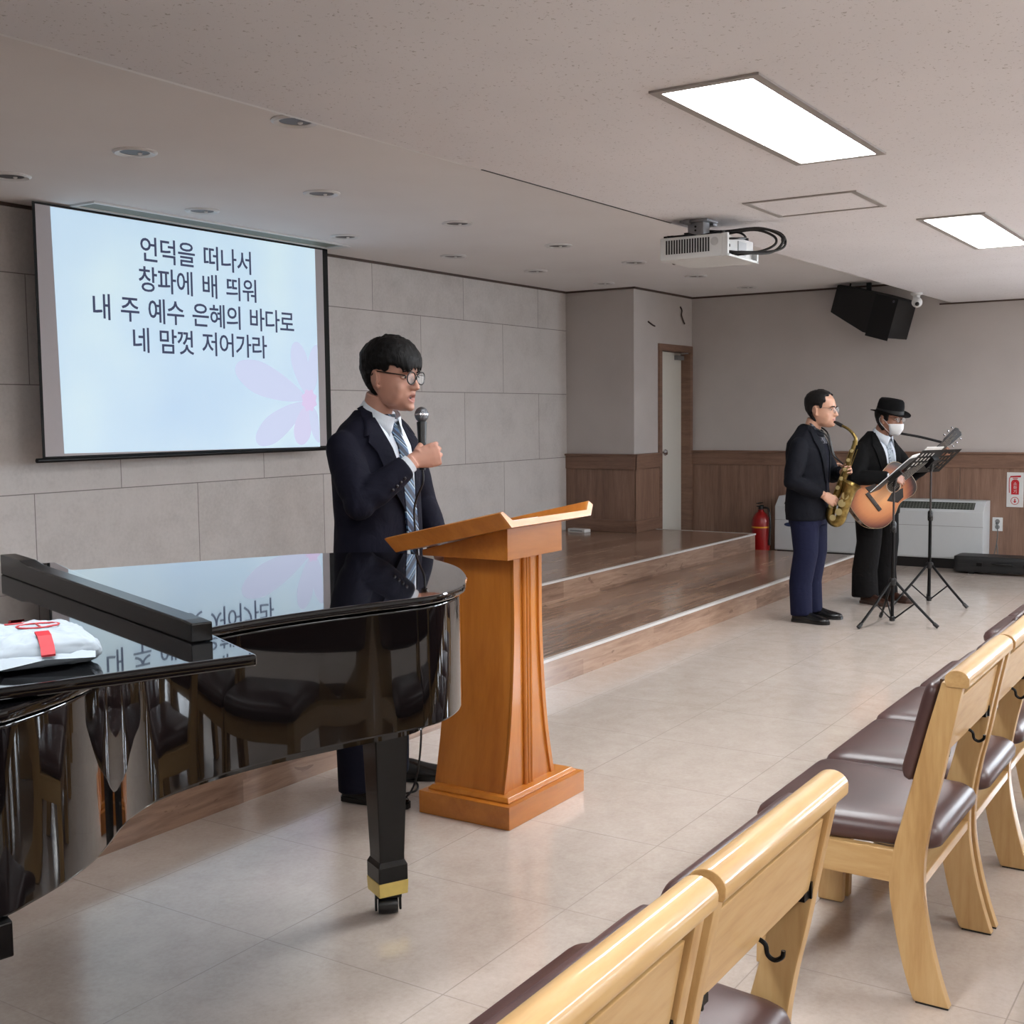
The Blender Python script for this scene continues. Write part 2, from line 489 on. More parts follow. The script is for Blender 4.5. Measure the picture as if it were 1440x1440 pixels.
# stage: two steps, laminate, pale nosings
mb = MB(); mb.box((-4.5, 3.39, -.05), (11.15, 4.38, ST))
st = struct(mb.build('stage', LAM_M, smooth=False))
mb = MB(); mb.box((-4.5, 4.38, -.05), (11.15, YW, 2 * ST)); mb.build('upper_platform', LAM_M, st, smooth=False)
NOSE = plain('step_nosing', (.80, .79, .78), .35)
mb = MB()
mb.box((-4.5, 3.383, ST - .014), (11.154, 3.41, ST + .003)); mb.build('nosing', NOSE, st, smooth=False)
mb = MB()
mb.box((-4.5, 4.373, 2 * ST - .012), (11.154, 4.395, 2 * ST + .003)).box((11.143, 4.373, 2 * ST - .012), (11.157, YW - .8, 2 * ST + .003))
mb.build('nosing', NOSE, st, smooth=False)

# door
mb = MB()
for a, b in (((11.26, Y2 - .02, 0), (11.33, Y2 + .16, 2.16)), ((12.02, Y2 - .02, 0), (12.085, Y2 + .16, 2.16)), ((11.26, Y2 - .02, 2.16), (12.085, Y2 + .16, 2.23))): mb.box(a, b)
dr = struct(mb.build('door_1', RAIL, smooth=False, bevel=.004))
DOORM = plain('door_paint', (.88, .88, .85), .5, var=.03)
tf = M.Translation((12.02, Y2 + .09, 0)) @ M.Rotation(math.radians(5), 4, 'Z')
mb = MB(); mb.box((-.69, 0, .01), (0, .04, 2.155), tf); dp = mb.build('door_panel', DOORM, dr, smooth=False, bevel=.003)
mb = MB(); mb.lathe([(.014, 0), (.014, -.03), (.03, -.04), (.034, -.055), (.026, -.072), (.004, -.078)], 18, (-.63, 0, 1.10), 1, tf=tf)
mb.build('door_knob', CHROME, dp)
mb = MB(); mb.box((-.22, -.045, 2.08), (-.03, -.002, 2.125), tf).tube([tf @ V(p) for p in ((-.1, -.03, 2.13), (-.25, -.09, 2.14), (-.06, -.10, 2.15))], .007, 6)
mb.build('door_closer', GREY_P, dp)

# ---------------------------------------------------------------- ceiling things
DIFF = Mat('light_diffuser', (.95, .95, .95), .4, emit=PANEL_COLOR, estr=PANEL_STRENGTH).m
FRAME_G = plain('light_frame', (.62, .60, .585), .5)
def ceil_light(x0, y0, x1, y1, label):
    t = thing('ceiling_light', label, 'light', ((x0 + x1) / 2, (y0 + y1) / 2, ZM), 0, 'ceiling light panels')
    a, b = (x1 - x0) / 2, (y1 - y0) / 2
    mb = MB(); w_ = .032; z0, z1 = -.008, -.0005
    mb.box((-a - w_, -b - w_, z0), (a + w_, -b, z1)).box((-a - w_, b, z0), (a + w_, b + w_, z1)).box((-a - w_, -b, z0), (-a, b, z1)).box((a, -b, z0), (a + w_, b, z1))
    mb.build('frame', FRAME_G, t, smooth=False)
    mb = MB(); mb.box((-a, -b, -.006), (a, b, -.001)); mb.build('diffuser', DIFF, t, smooth=False)
    return t
ceil_light(3.60, 1.43, 4.92, 1.74, 'bright white ceiling light panel nearer the camera, right of the projector')
ceil_light(6.755, 1.41, 8.135, 1.70, 'bright white ceiling light panel farther off, at the right edge of the picture')
n_ = 0
for X in (.42,):
    ceil_light(X, 1.43, X + 1.33, 1.74, 'ceiling light panel out of view %s' % ('above the photographer' if X < 1 else 'past the right edge of the picture'))
for Y in (-1.4, -4.3, -7.0):  # unseen panel rows, added to lift the room's brightness
    for X, nm in ((-2.7, 'first'), (.42, 'second'), (3.6, 'third'), (6.755, 'fourth'), (9.93, 'fifth')):
        ceil_light(X, Y, X + 1.33, Y + .31, '%s unseen ceiling light panel of the %s row added behind the camera' % (nm, {-1.4: 'front', -4.3: 'middle', -7.0: 'last'}[Y]))

# unseen side windows added behind the camera, glowing to brighten the room
FILL_PANE_M = Mat('fill_light_pane', (.8, .85, .9), .3, emit=(.80, .90, 1.0), estr=FILL_WINDOW_STRENGTH).m
for k, yc in enumerate((-1.4, -3.6, -5.8)):
    mb = MB(); mb.box((XS - .03, yc - .85, 1.15), (XS, yc - .78, 2.35)).box((XS - .03, yc + .78, 1.15), (XS, yc + .85, 2.35)).box((XS - .03, yc - .78, 1.15), (XS, yc + .78, 1.21)).box((XS - .03, yc - .78, 2.29), (XS, yc + .78, 2.35)).box((XS - .03, yc - .03, 1.21), (XS, yc + .03, 2.29))
    wn_ = struct(mb.build('added_window_%d' % (k + 1), WHITE_P, smooth=False))
    mb = MB(); mb.box((XS - .012, yc - .78, 1.21), (XS - .004, yc + .78, 2.29)); mb.build('pane', FILL_PANE_M, wn_, smooth=False)

# recessed hatch
t = thing('ceiling_hatch', 'flush rectangular access hatch with grey frame in the ceiling beside the projector', 'hatch', (5.95, 2.03, ZM))
mb = MB(); tf = M.Rotation(math.radians(0), 4, 'Z')
a, b = .235, .255
mb.box((-a - .02, -b - .03, -.006), (a + .02, -b, 0)).box((-a - .02, b, -.006), (a + .02, b + .03, 0)).box((-a - .02, -b, -.006), (-a, b, 0)).box((a, -b, -.006), (a + .02, b, 0))
mb.build('frame', FRAME_G, t, smooth=False)
mb = MB(); mb.box((-a, -b, -.002), (a, b, -.0005)); mb.build('panel', CEIL_M, t, smooth=False)

# downlights (unlit)
REFL = plain('downlight_reflector', (.36, .35, .36), .45, .2)
RIM = plain('downlight_rim', (.86, .86, .86), .3)
first = None
def downlight(x, y, label):
    global first
    if first is None:
        t = thing('downlight', label, 'light', (x, y, ZS), 0, 'unlit downlights over the stage')
        mb = MB(); mb.lathe([(.068, 0), (.070, -.006), (.092, -.012), (.104, -.005), (.104, 0)], 32, cap=False); mb.build('rim', RIM, t)
        mb = MB(); mb.lathe([(.070, -.003), (.066, -.001), (.055, -.0005), (.03, -.0003), (.004, -.0002)], 32, cap=True); mb.build('reflector', REFL, t)
        mb = MB(); mb.ell((0.03, 0, -.004), (.012, .012, .008), 14, 8); mb.build('bulb', plain('frosted_bulb', (.9, .9, .9), .2), t)
        first = t; return t
    t = copy_tree(first); t.location = (x, y, ZS); t['label'] = label; return t
DLX = [3.87, 5.17, 6.48, 7.77, 9.0, 10.24, 11.47]
DL = {(0, 1): 'unlit ceiling downlight left of the ceiling edge, above the top left of the screen', (1, 1): 'unlit downlight above the upper right of the screen, second in its row',
      (2, 1): 'unlit downlight in the middle row, third from the left, between screen and projector', (3, 1): 'unlit downlight in the middle row, fourth from the left, left of the projector',
      (4, 1): 'unlit downlight in the middle row just left of the projector', (5, 1): 'unlit downlight partly under the white projector in the picture, middle row', (6, 1): 'farthest unlit downlight of the middle row, near the side wall',
      (0, 2): 'unlit downlight cut by the left edge of the picture above the screen corner', (1, 2): 'unlit downlight right above the centre of the projection screen', (2, 2): 'unlit downlight at the right end of the screen slot',
      (3, 2): 'unlit downlight above the stone wall, first to the right of the screen', (4, 2): 'unlit downlight above the stone wall, second to the right of the screen', (5, 2): 'unlit downlight nearest the corner pier, above its stone wall end',
      (6, 2): None, (0, 0): 'downlight half hidden behind the edge of the lower ceiling'}
for (i, j), lb in DL.items():
    if lb: downlight(DLX[i], (3.585, 4.605, 5.565)[j], lb)

# ---------------------------------------------------------------- projection screen
t = thing('projection_screen', 'large pull-down projection screen showing a Korean hymn verse on pale blue', 'screen', (5.59, 6.05, 0))
FAB = plain('screen_border', (.72, .70, .71), .8, var=.03)
mb = MB(); mb.box((-1.235, -.001, 1.285), (1.235, .001, 2.745)); mb.build('fabric', FAB, t, smooth=False)
mb = MB(); mb.box((-1.25, -.0015, 1.285), (-1.232, .0015, 2.75)).box((1.195, -.0016, 1.285), (1.25, .0016, 2.75)).box((-1.25, -.0016, 1.275), (1.25, .0016, 1.293)).box((-1.25, -.0016, 2.738), (1.25, .0016, 2.75))
mb.build('black_edging', plain('screen_black', (.02, .02, .022), .8), t, smooth=False)
mb = MB(); mb.tube([(-1.29, 0, 1.272), (1.27, 0, 1.272)], .014, 12); mb.build('bottom_bar', BLACK_M, t)
# the picture thrown on the screen: pale blue with a light patch
a = Mat('projected_picture', (.8, .8, .8), .8)
v = a.coord(); nz = a.noise(v, .9, 2, .5); o_ = a.xyz(v)
pix = a.math('MULTIPLY', a.math('GREATER_THAN', a.math('FRACT', a.math('MULTIPLY', o_[0], 75.)), .82), .035)
cc = a.ramp(nz, [(.3, (.70, .83, .945)), (.55, (.765, .88, .955)), (.75, (.83, .93, .95))])
cc = a.mix(pix, cc, (.6, .7, .8))
a.b.inputs['Base Color'].default_value = (.3, .3, .3, 1)
a.link(cc, a.b.inputs['Emission Color']); a.b.inputs['Emission Strength'].default_value = SCREEN_STRENGTH
PIC = a.m
mb = MB(); mb.add([(-1.133, -.003, 2.735), (1.110, -.003, 2.737), (1.118, -.003, 1.287), (-1.105, -.003, 1.308)], [(0, 3, 2, 1)])
pic = mb.build('picture', PIC, t, smooth=False)
def emat(name, c, st=1.):
    return Mat(name, (.2, .2, .2), .8, emit=srgb(c), estr=st).m
INK = Mat('projected_ink', (.10, .12, .2), .8, emit=srgb((.235, .26, .36)), estr=.9).m
# flower petals in the picture
def petal(pts, name, c, dy):
    mb = MB(); q = smoothpath([(x, dy, z) for x, z in pts] + [(pts[0][0], dy, pts[0][1])], 6)[:-1]
    mb.add(q, [tuple(range(len(q)))]); return mb.build(name, c, pic, smooth=False)
PK = [emat('petal_pale', (.82, .855, .965), .90), emat('petal_pink', (.845, .84, .96), .90), emat('petal_core', (.875, .81, .95), .90)]
cx, cz = 6.60 - 5.59, 1.63
def petal_dir(ang, L, w_, name, m, dy, r0=.03):
    d = (math.cos(ang), math.sin(ang)); n = (-d[1], d[0])
    pts = []
    for s, k in ((r0, .12), (.35 * L, .75), (.7 * L, 1.0), (.93 * L, .6), (L, .0), (.93 * L, -.6), (.7 * L, -1.0), (.35 * L, -.75), (r0, -.12)):
        pts.append((cx + d[0] * s + n[0] * k * w_, cz + d[1] * s + n[1] * k * w_))
    pts = [(min(x, 1.11), max(z, 1.30)) for x, z in pts]
    petal(pts, name, m, dy)
petal_dir(math.radians(163), .76, .115, 'petal', PK[0], -.0034)
petal_dir(math.radians(108), .44, .085, 'petal', PK[0], -.0036)
petal_dir(math.radians(76), .42, .07, 'petal', PK[0], -.0038)
petal_dir(math.radians(208), .62, .10, 'petal', PK[0], -.0040)
petal_dir(math.radians(250), .34, .09, 'petal', PK[1], -.0042)
petal_dir(math.radians(290), .33, .06, 'petal', PK[0], -.0044)
mb = MB(); q = [(cx + .07 * math.cos(k * PI / 8) * (1 + .25 * (k % 2)), -.0047, cz + .07 * math.sin(k * PI / 8) * (1 + .25 * (k % 2))) for k in range(16)]
mb.add(q, [tuple(range(16))]); mb.build('petal_core', PK[2], pic, smooth=False)
# hymn text (outlines of the syllables)
GL = {"가":[[[232,290],[232,-27],[261,-27],[261,137],[311,137],[311,161],[261,161],[261,290]],[[34,256],[34,231],[150,231],[131,162],[88,102],[19,55],[35,33],[118,93],[165,169],[179,256]]],"기":[[[248,290],[248,-27],[277,-27],[277,290]],[[36,255],[36,232],[155,232],[136,161],[92,102],[21,55],[37,32],[122,92],[170,168],[184,255]]],"껏":[[[123,265],[123,241],[171,241],[162,195],[142,155],[109,120],[130,103],[153,125],[170,149],[183,175],[248,175],[248,73],[277,73],[277,289],[248,289],[248,199],[191,199],[199,265]],[[28,265],[28,241],[83,241],[74,200],[53,167],[19,138],[38,119],[81,160],[104,207],[111,265]],[[160,100],[160,87],[145,46],[107,15],[54,-3],[66,-26],[111,-12],[148,12],[174,44],[200,12],[238,-11],[282,-26],[294,-2],[242,15],[204,46],[189,87],[189,100]]],"나":[[[232,290],[232,-27],[261,-27],[261,139],[311,139],[311,163],[261,163],[261,290]],[[30,77],[30,53],[55,53],[104,54],[154,59],[206,67],[202,92],[153,83],[105,79],[59,77],[59,258],[30,258]]],"내":[[[186,283],[186,-11],[213,-11],[213,137],[258,137],[258,-27],[286,-27],[286,290],[258,290],[258,161],[213,161],[213,283]],[[33,80],[33,55],[53,55],[88,55],[125,59],[167,65],[163,90],[62,80],[62,251],[33,251]]],"네":[[[259,290],[259,-27],[286,-27],[286,290]],[[33,78],[33,53],[53,53],[91,54],[128,57],[168,63],[164,88],[128,82],[95,79],[62,78],[62,256],[33,256]],[[192,282],[192,183],[121,183],[121,159],[192,159],[192,-11],[219,-11],[219,282]]],"다":[[[232,290],[232,-28],[261,-28],[261,140],[313,140],[313,165],[261,165],[261,290]],[[31,259],[31,51],[56,51],[110,52],[158,55],[206,62],[202,87],[157,80],[111,77],[60,76],[60,235],[178,235],[178,259]]],"덕":[[[67,84],[67,60],[249,60],[249,-27],[278,-27],[278,84]],[[35,268],[35,115],[58,115],[114,116],[158,119],[199,125],[196,149],[157,143],[115,139],[63,139],[63,244],[179,244],[179,268]],[[160,208],[160,184],[249,184],[249,100],[278,100],[278,290],[249,290],[249,208]]],"떠":[[[27,258],[27,54],[41,54],[110,61],[106,85],[56,78],[56,234],[105,234],[105,258]],[[122,258],[122,54],[138,54],[169,55],[196,57],[224,62],[221,86],[151,78],[151,234],[208,234],[208,258]],[[193,174],[193,150],[252,150],[252,-27],[282,-27],[282,290],[252,290],[252,174]]],"띄":[[[251,290],[251,-27],[279,-27],[279,290]],[[22,48],[88,49],[160,52],[234,61],[231,82],[159,75],[86,73],[18,73]],[[132,256],[132,131],[219,131],[219,155],[161,155],[161,232],[217,232],[217,256]],[[34,155],[34,131],[48,131],[123,138],[120,162],[63,155],[63,232],[116,232],[116,256],[34,256]]],"라":[[[232,290],[232,-28],[261,-28],[261,139],[313,139],[313,164],[261,164],[261,290]],[[30,260],[30,236],[144,236],[144,170],[30,170],[30,49],[56,49],[111,50],[159,53],[207,60],[204,84],[159,77],[112,74],[59,73],[59,146],[173,146],[173,260]]],"로":[[[53,119],[53,95],[146,95],[146,36],[18,36],[18,12],[305,12],[305,36],[175,36],[175,95],[276,95],[276,119],[82,119],[82,170],[269,170],[269,266],[53,266],[53,242],[240,242],[240,193],[53,193]]],"맘":[[[30,267],[30,131],[176,131],[176,267]],[[148,244],[148,154],[59,154],[59,244]],[[64,91],[64,-23],[263,-23],[263,91]],[[235,68],[235,1],[93,1],[93,68]],[[234,290],[234,107],[263,107],[263,188],[310,188],[310,212],[263,212],[263,290]]],"바":[[[30,263],[30,49],[178,49],[178,263],[149,263],[149,179],[59,179],[59,263]],[[59,156],[149,156],[149,73],[59,73]],[[232,290],[232,-27],[261,-27],[261,140],[313,140],[313,165],[261,165],[261,290]]],"배":[[[29,259],[29,52],[150,52],[150,259],[123,259],[123,182],[56,182],[56,259]],[[56,159],[123,159],[123,76],[56,76]],[[188,283],[188,-11],[216,-11],[216,140],[259,140],[259,-27],[287,-27],[287,290],[259,290],[259,164],[216,164],[216,283]]],"서":[[[249,290],[249,182],[176,182],[176,158],[249,158],[249,-28],[278,-28],[278,290]],[[99,262],[99,206],[88,148],[59,97],[17,63],[35,40],[69,65],[96,102],[114,146],[133,104],[159,70],[193,45],[210,69],[169,101],[139,149],[129,206],[129,262]]],"소":[[[145,115],[145,38],[18,38],[18,14],[305,14],[305,38],[174,38],[174,115]],[[144,268],[144,244],[127,195],[84,156],[29,135],[41,111],[89,128],[131,158],[160,199],[189,158],[231,128],[278,111],[291,135],[236,156],[192,195],[175,244],[175,268]]],"수":[[[146,278],[146,261],[129,219],[87,187],[32,169],[44,146],[92,160],[133,185],[161,220],[189,185],[230,160],[278,146],[290,169],[235,187],[193,219],[176,261],[176,278]],[[18,111],[18,87],[146,87],[146,-27],[174,-27],[174,87],[304,87],[304,111]]],"어":[[[102,239],[129,229],[147,199],[153,155],[147,110],[129,81],[102,70],[75,81],[57,110],[51,155],[57,199],[75,229]],[[249,290],[249,169],[180,169],[168,220],[140,253],[102,265],[61,251],[33,213],[23,155],[33,96],[61,58],[102,44],[141,57],[169,92],[180,145],[249,145],[249,-28],[278,-28],[278,290]]],"언":[[[104,243],[131,237],[150,218],[158,191],[150,163],[131,144],[104,138],[76,144],[57,163],[50,191],[57,218],[76,237]],[[104,269],[62,259],[33,231],[22,191],[33,150],[62,123],[104,112],[142,121],[170,144],[184,178],[249,178],[249,56],[278,56],[278,289],[249,289],[249,202],[185,202],[171,237],[143,260]],[[76,79],[76,-20],[287,-20],[287,4],[105,4],[105,79]]],"에":[[[259,290],[259,-27],[287,-27],[287,290]],[[89,236],[110,226],[125,197],[130,153],[125,109],[110,80],[89,70],[67,80],[53,109],[48,153],[53,197],[67,226]],[[89,263],[53,249],[30,212],[21,153],[30,94],[53,56],[89,42],[123,55],[146,89],[156,143],[196,143],[196,-11],[223,-11],[223,283],[196,283],[196,166],[156,166],[146,218],[123,251]]],"예":[[[259,290],[259,-27],[287,-27],[287,290]],[[89,236],[111,226],[125,197],[130,153],[125,109],[111,80],[89,70],[67,80],[53,109],[48,153],[53,197],[67,226]],[[196,189],[196,117],[154,117],[157,153],[154,189]],[[89,263],[53,249],[30,212],[21,153],[30,94],[53,56],[89,42],[113,48],[133,65],[147,92],[196,92],[196,-11],[224,-11],[224,283],[196,283],[196,213],[148,213],[134,240],[114,257]]],"워":[[[119,274],[78,266],[50,244],[40,211],[50,179],[78,157],[119,149],[161,157],[189,179],[199,211],[189,244],[161,266]],[[119,251],[146,246],[165,232],[171,211],[165,190],[146,177],[119,172],[92,177],[74,190],[67,211],[74,232],[92,246]],[[20,98],[103,100],[103,-18],[132,-18],[132,101],[226,111],[224,133],[153,126],[81,123],[16,123]],[[177,73],[177,50],[248,50],[248,-27],[278,-27],[278,289],[248,289],[248,73]]],"은":[[[18,123],[18,99],[304,99],[304,123]],[[160,279],[101,271],[63,250],[49,216],[63,182],[101,160],[160,152],[219,160],[258,182],[272,216],[258,250],[219,271]],[[160,255],[204,250],[232,237],[242,216],[232,194],[204,181],[160,176],[117,181],[89,194],[79,216],[89,237],[117,250]],[[54,71],[54,-20],[272,-20],[272,4],[83,4],[83,71]]],"을":[[[160,284],[100,278],[62,259],[49,229],[62,199],[100,181],[160,174],[220,181],[258,199],[272,229],[258,259],[220,278]],[[160,262],[205,258],[232,247],[242,229],[232,211],[205,200],[160,196],[116,200],[89,211],[79,229],[89,247],[116,258]],[[18,153],[18,130],[304,130],[304,153]],[[53,-1],[53,-24],[276,-24],[276,-1],[81,-1],[81,31],[267,31],[267,103],[52,103],[52,81],[238,81],[238,53],[53,53]]],"의":[[[120,266],[76,257],[46,231],[35,192],[46,153],[76,127],[120,117],[164,127],[194,153],[205,192],[194,231],[164,257]],[[120,241],[149,235],[169,218],[176,192],[169,166],[149,149],[120,143],[91,149],[71,166],[64,192],[71,218],[91,235]],[[246,290],[246,-28],[276,-28],[276,290]],[[23,42],[86,42],[156,46],[228,56],[226,77],[154,70],[83,67],[19,66]]],"저":[[[181,174],[181,151],[249,151],[249,-28],[278,-28],[278,290],[249,290],[249,174]],[[27,257],[27,233],[98,233],[98,197],[86,141],[57,92],[15,58],[32,35],[66,61],[94,97],[113,142],[132,100],[159,66],[193,42],[210,65],[168,97],[138,144],[127,197],[127,233],[199,233],[199,257]]],"주":[[[44,270],[44,246],[144,246],[144,245],[128,206],[88,176],[34,159],[46,136],[93,150],[133,175],[160,208],[188,175],[228,150],[276,136],[287,159],[234,176],[193,206],[177,245],[177,246],[276,246],[276,270]],[[18,109],[18,85],[146,85],[146,-27],[174,-27],[174,85],[304,85],[304,109]]],"창":[[[162,88],[106,81],[71,61],[58,30],[71,0],[106,-20],[162,-26],[218,-20],[254,0],[266,30],[254,61],[218,81]],[[162,65],[203,61],[229,49],[238,30],[229,12],[203,0],[162,-4],[122,0],[96,12],[87,30],[96,49],[122,61]],[[97,291],[97,251],[26,251],[26,228],[97,228],[97,221],[87,181],[59,148],[18,126],[32,103],[66,120],[93,145],[111,176],[130,148],[156,126],[189,111],[203,134],[162,154],[135,185],[125,221],[125,228],[195,228],[195,251],[126,251],[126,291]],[[234,290],[234,96],[263,96],[263,183],[310,183],[310,208],[263,208],[263,290]]],"파":[[[17,51],[78,52],[146,55],[214,63],[212,84],[164,80],[164,232],[198,232],[198,256],[21,256],[21,232],[55,232],[55,76],[14,76]],[[84,232],[136,232],[136,78],[84,76]],[[232,290],[232,-27],[261,-27],[261,139],[313,139],[313,163],[261,163],[261,290]]],"혜":[[[259,290],[259,-27],[287,-27],[287,290]],[[94,165],[115,159],[130,142],[135,117],[130,92],[115,75],[94,69],[73,75],[59,92],[54,117],[59,142],[73,159]],[[94,190],[60,181],[37,155],[28,117],[37,79],[60,53],[94,44],[121,49],[142,64],[155,86],[200,86],[200,-12],[228,-12],[228,283],[200,283],[200,182],[157,182],[157,159],[200,159],[200,110],[160,110],[161,117],[152,155],[129,181]],[[81,281],[81,235],[17,235],[17,211],[173,211],[173,235],[109,235],[109,281]]],"화":[[[114,187],[139,182],[155,170],[161,151],[155,132],[139,119],[114,115],[89,119],[73,132],[67,151],[73,170],[89,182]],[[114,209],[75,202],[49,182],[40,151],[47,123],[68,103],[99,93],[99,58],[14,57],[18,33],[79,34],[146,37],[216,46],[214,67],[129,60],[129,93],[160,103],[181,123],[189,151],[179,182],[153,202]],[[232,290],[232,-27],[262,-27],[262,131],[311,131],[311,155],[262,155],[262,290]],[[99,289],[99,251],[19,251],[19,228],[208,228],[208,251],[129,251],[129,289]]]}
def glyphs(text, adv, sp, sx, sz, org, mat, parent, name, bold=0., plane='xz', dy=0.):
    cu = bpy.data.curves.new(name, 'CURVE'); cu.dimensions = '2D'; cu.fill_mode = 'BOTH'; 
    x = 0.
    for ch in text:
        if ch == ' ': x += sp; continue
        for spl in GL[ch]:
            q = cu.splines.new('POLY'); q.points.add(len(spl) - 1); q.use_cyclic_u = True
            for p, (a_, b_) in zip(q.points, spl): p.co = (x + a_ * sx, b_ * sz, 0, 1)
        x += adv
    o = bpy.data.objects.new('tmp', cu); COL.objects.link(o)
    dg = bpy.context.evaluated_depsgraph_get(); me = bpy.data.meshes.new_from_object(o.evaluated_get(dg)); me.name = name
    bpy.data.objects.remove(o)
    R = M.Translation(org) @ (M.Rotation(PI / 2, 4, 'X') if plane == 'xz' else M.Rotation(-PI / 2, 4, 'Z') @ M.Rotation(PI / 2, 4, 'X'))
    if bold:      # heavier strokes: a narrow ribbon along every outline
        bm = bmesh.new(); bm.from_mesh(me); x = 0.
        for ch in text:
            if ch == ' ': x += sp; continue
            for spl in GL[ch]:
                q = [V((x + a_ * sx, b_ * sz, .0002)) for a_, b_ in spl]
                for p0, p1 in zip(q, q[1:] + q[:1]):
                    d = p1 - p0
                    if d.length < 1e-6: continue
                    d.normalize(); n = V((-d.y, d.x, 0)) * bold; e = d * bold * .6
                    bm.faces.new([bm.verts.new(p0 - e - n), bm.verts.new(p1 + e - n), bm.verts.new(p1 + e + n), bm.verts.new(p0 - e + n)])
            x += adv
        bm.to_mesh(me); bm.free()
    me.transform(R); me.materials.clear(); me.materials.append(mat)
    ob = bpy.data.objects.new(name, me); COL.objects.link(ob); ob.parent = parent; return ob
for s, x0, z0, adv in (('언덕을 떠나서', 5.087, 2.503, .152), ('창파에 배 띄워', 5.068, 2.316, .152), ('내 주 예수 은혜의 바다로', 4.71, 2.122, .150), ('네 맘껏 저어가라', 5.0, 1.935, .150)):
    xw = x0 - 5.59
    for wd in s.split(' '):
        glyphs(wd, adv, .062, .000485, .000485, (xw, -.006, z0), INK, pic, 'hymn_word', .0016); xw += adv * len(wd) + .062

# slot in the ceiling the screen drops from
t = thing('screen_slot', 'long white metal housing slot in the ceiling above the projection screen', 'slot', (5.68, 5.93, ZS))
mb = MB()
for a_, b_ in (((-1.10, -.115, -.012), (1.13, -.095, 0)), ((-1.10, .085, -.012), (1.13, .1, 0)), ((-1.10, -.095, -.012), (-1.08, .085, 0)), ((1.10, -.095, -.012), (1.18, .085, -.002))): mb.box(a_, b_)
mb.build('frame', WHITE_P, t, smooth=False)
mb = MB(); mb.box((-1.08, -.095, -.003), (1.10, .085, -.001)); mb.build('recess', plain('slot_inside', (.50, .52, .48), .6), t, smooth=False)

# ---------------------------------------------------------------- grand piano
def m_lacquer():
    a = Mat('piano_lacquer', (.03, .028, .032), .04, spec=.2, coat=1.0)
    a.b.inputs['Coat Roughness'].default_value = .01; a.b.inputs['Coat IOR'].default_value = 1.30
    v = a.coord(); n = a.noise(v, 3, 3); a.roughness(a.math('MULTIPLY_ADD', n, .03, .03)); return a.m
LACQ = m_lacquer()
SATIN = plain('satin_black', (.025, .025, .028), .22, spec=.3)
PO = V((2.0, 2.3, 0))
piano = thing('grand_piano', 'black glossy grand piano with closed lid reflecting the projection screen', 'piano', PO)
PN, PA = V((.457, .89)), V((.89, -.457))
def W2(a, n): return (PA.x * a + PN.x * n, PA.y * a + PN.y * n)
near = [(2.52, 1.785), (2.44, 1.737), (2.34, 1.706), (2.24, 1.71), (2.07, 1.768), (1.89, 1.818), (1.72, 1.84), (1.56, 1.825), (1.47, 1.795), (1.405, 1.757), (1.335, 1.705), (1.267, 1.66), (1.19, 1.625), (1.11, 1.60), (1.03, 1.585), (.9, 1.60), (.70, 1.67), (.47, 1.785)]
front = [W2(-.40, 3.58)]
far = [(2.17, 2.90), (2.76, 2.595)]
tail = [(2.87, 2.50), (2.93, 2.385), (2.935, 2.28), (2.89, 2.19), (2.765, 1.995), (2.62, 1.855)]
def L(p): return (p[0] - PO.x, p[1] - PO.y)
out_n = smoothpath([(*p, 0) for p in near], 4); out_t = smoothpath([(*far[-1], 0)] + [(*p, 0) for p in tail] + [(*near[0], 0)], 5)
outline = [(p.x, p.y) for p in out_n] + front + [far[0]] + [(p.x, p.y) for p in out_t[:-1]]
def offset(poly, d):
    n = len(poly); res = []
    for i in range(n):
        a, b, c = V(poly[i - 1]), V(poly[i]), V(poly[(i + 1) % n])
        t = ((b - a).normalized() + (c - b).normalized()).normalized(); nn = V((t.y, -t.x)); res.append(tuple(b + nn * d))
    return res
ar = sum(outline[i][0] * outline[(i + 1) % len(outline)][1] - outline[(i + 1) % len(outline)][0] * outline[i][1] for i in range(len(outline)))
sg = 1 if ar > 0 else -1
rim_o = [L(p) for p in offset(outline, -.010 * sg)]
lid_o = [L(p) for p in offset(outline, .006 * sg)]
mb = MB(); mb.prism(rim_o, 2, .755, 1.048); mb.build('rim', LACQ, piano, bevel=.006, seg=2, angle=.5)
mb = MB(); mb.prism([L(p) for p in offset(outline, -.085 * sg)], 2, .722, .757); mb.build('bottom_moulding', LACQ, piano, angle=.5)
mb = MB(); mb.prism(lid_o, 2, 1.055, 1.075); mb.build('main_lid', LACQ, piano, bevel=.008, seg=3, angle=.45)
fl = [(1.452, 1.462), (2.13, 2.93), (1.685, 3.158), (.97, 1.652)]
mb = MB(); mb.prism([L(p) for p in fl], 2, 1.079, 1.10); mb.build('front_lid_flap', LACQ, piano, bevel=.007, seg=3)
bar = [(1.497, 1.617), (1.925, 2.815), (1.89, 2.83), (1.462, 1.636)]
BN, BF = V((1.48, 1.6265, 0)), V((1.9075, 2.8225, 0)); bd = (BF - BN).normalized(); bq = V((-bd.y, bd.x, 0))
mb = MB()
Lb = (BF - BN).length
R_ = M.Translation(BN - PO) @ M(((bd.x, bq.x, 0, 0), (bd.y, bq.y, 0, 0), (0, 0, 1, 0), (0, 0, 0, 1)))
mb.prism([(0, 1.1005), (Lb, 1.1005), (Lb, 1.152), (Lb * .86, 1.152), (Lb * .80, 1.145), (.04, 1.138), (0, 1.136)], 1, -.02, .02, R_)
mb.build('lid_front_rail', SATIN, piano, bevel=.003, smooth=False)
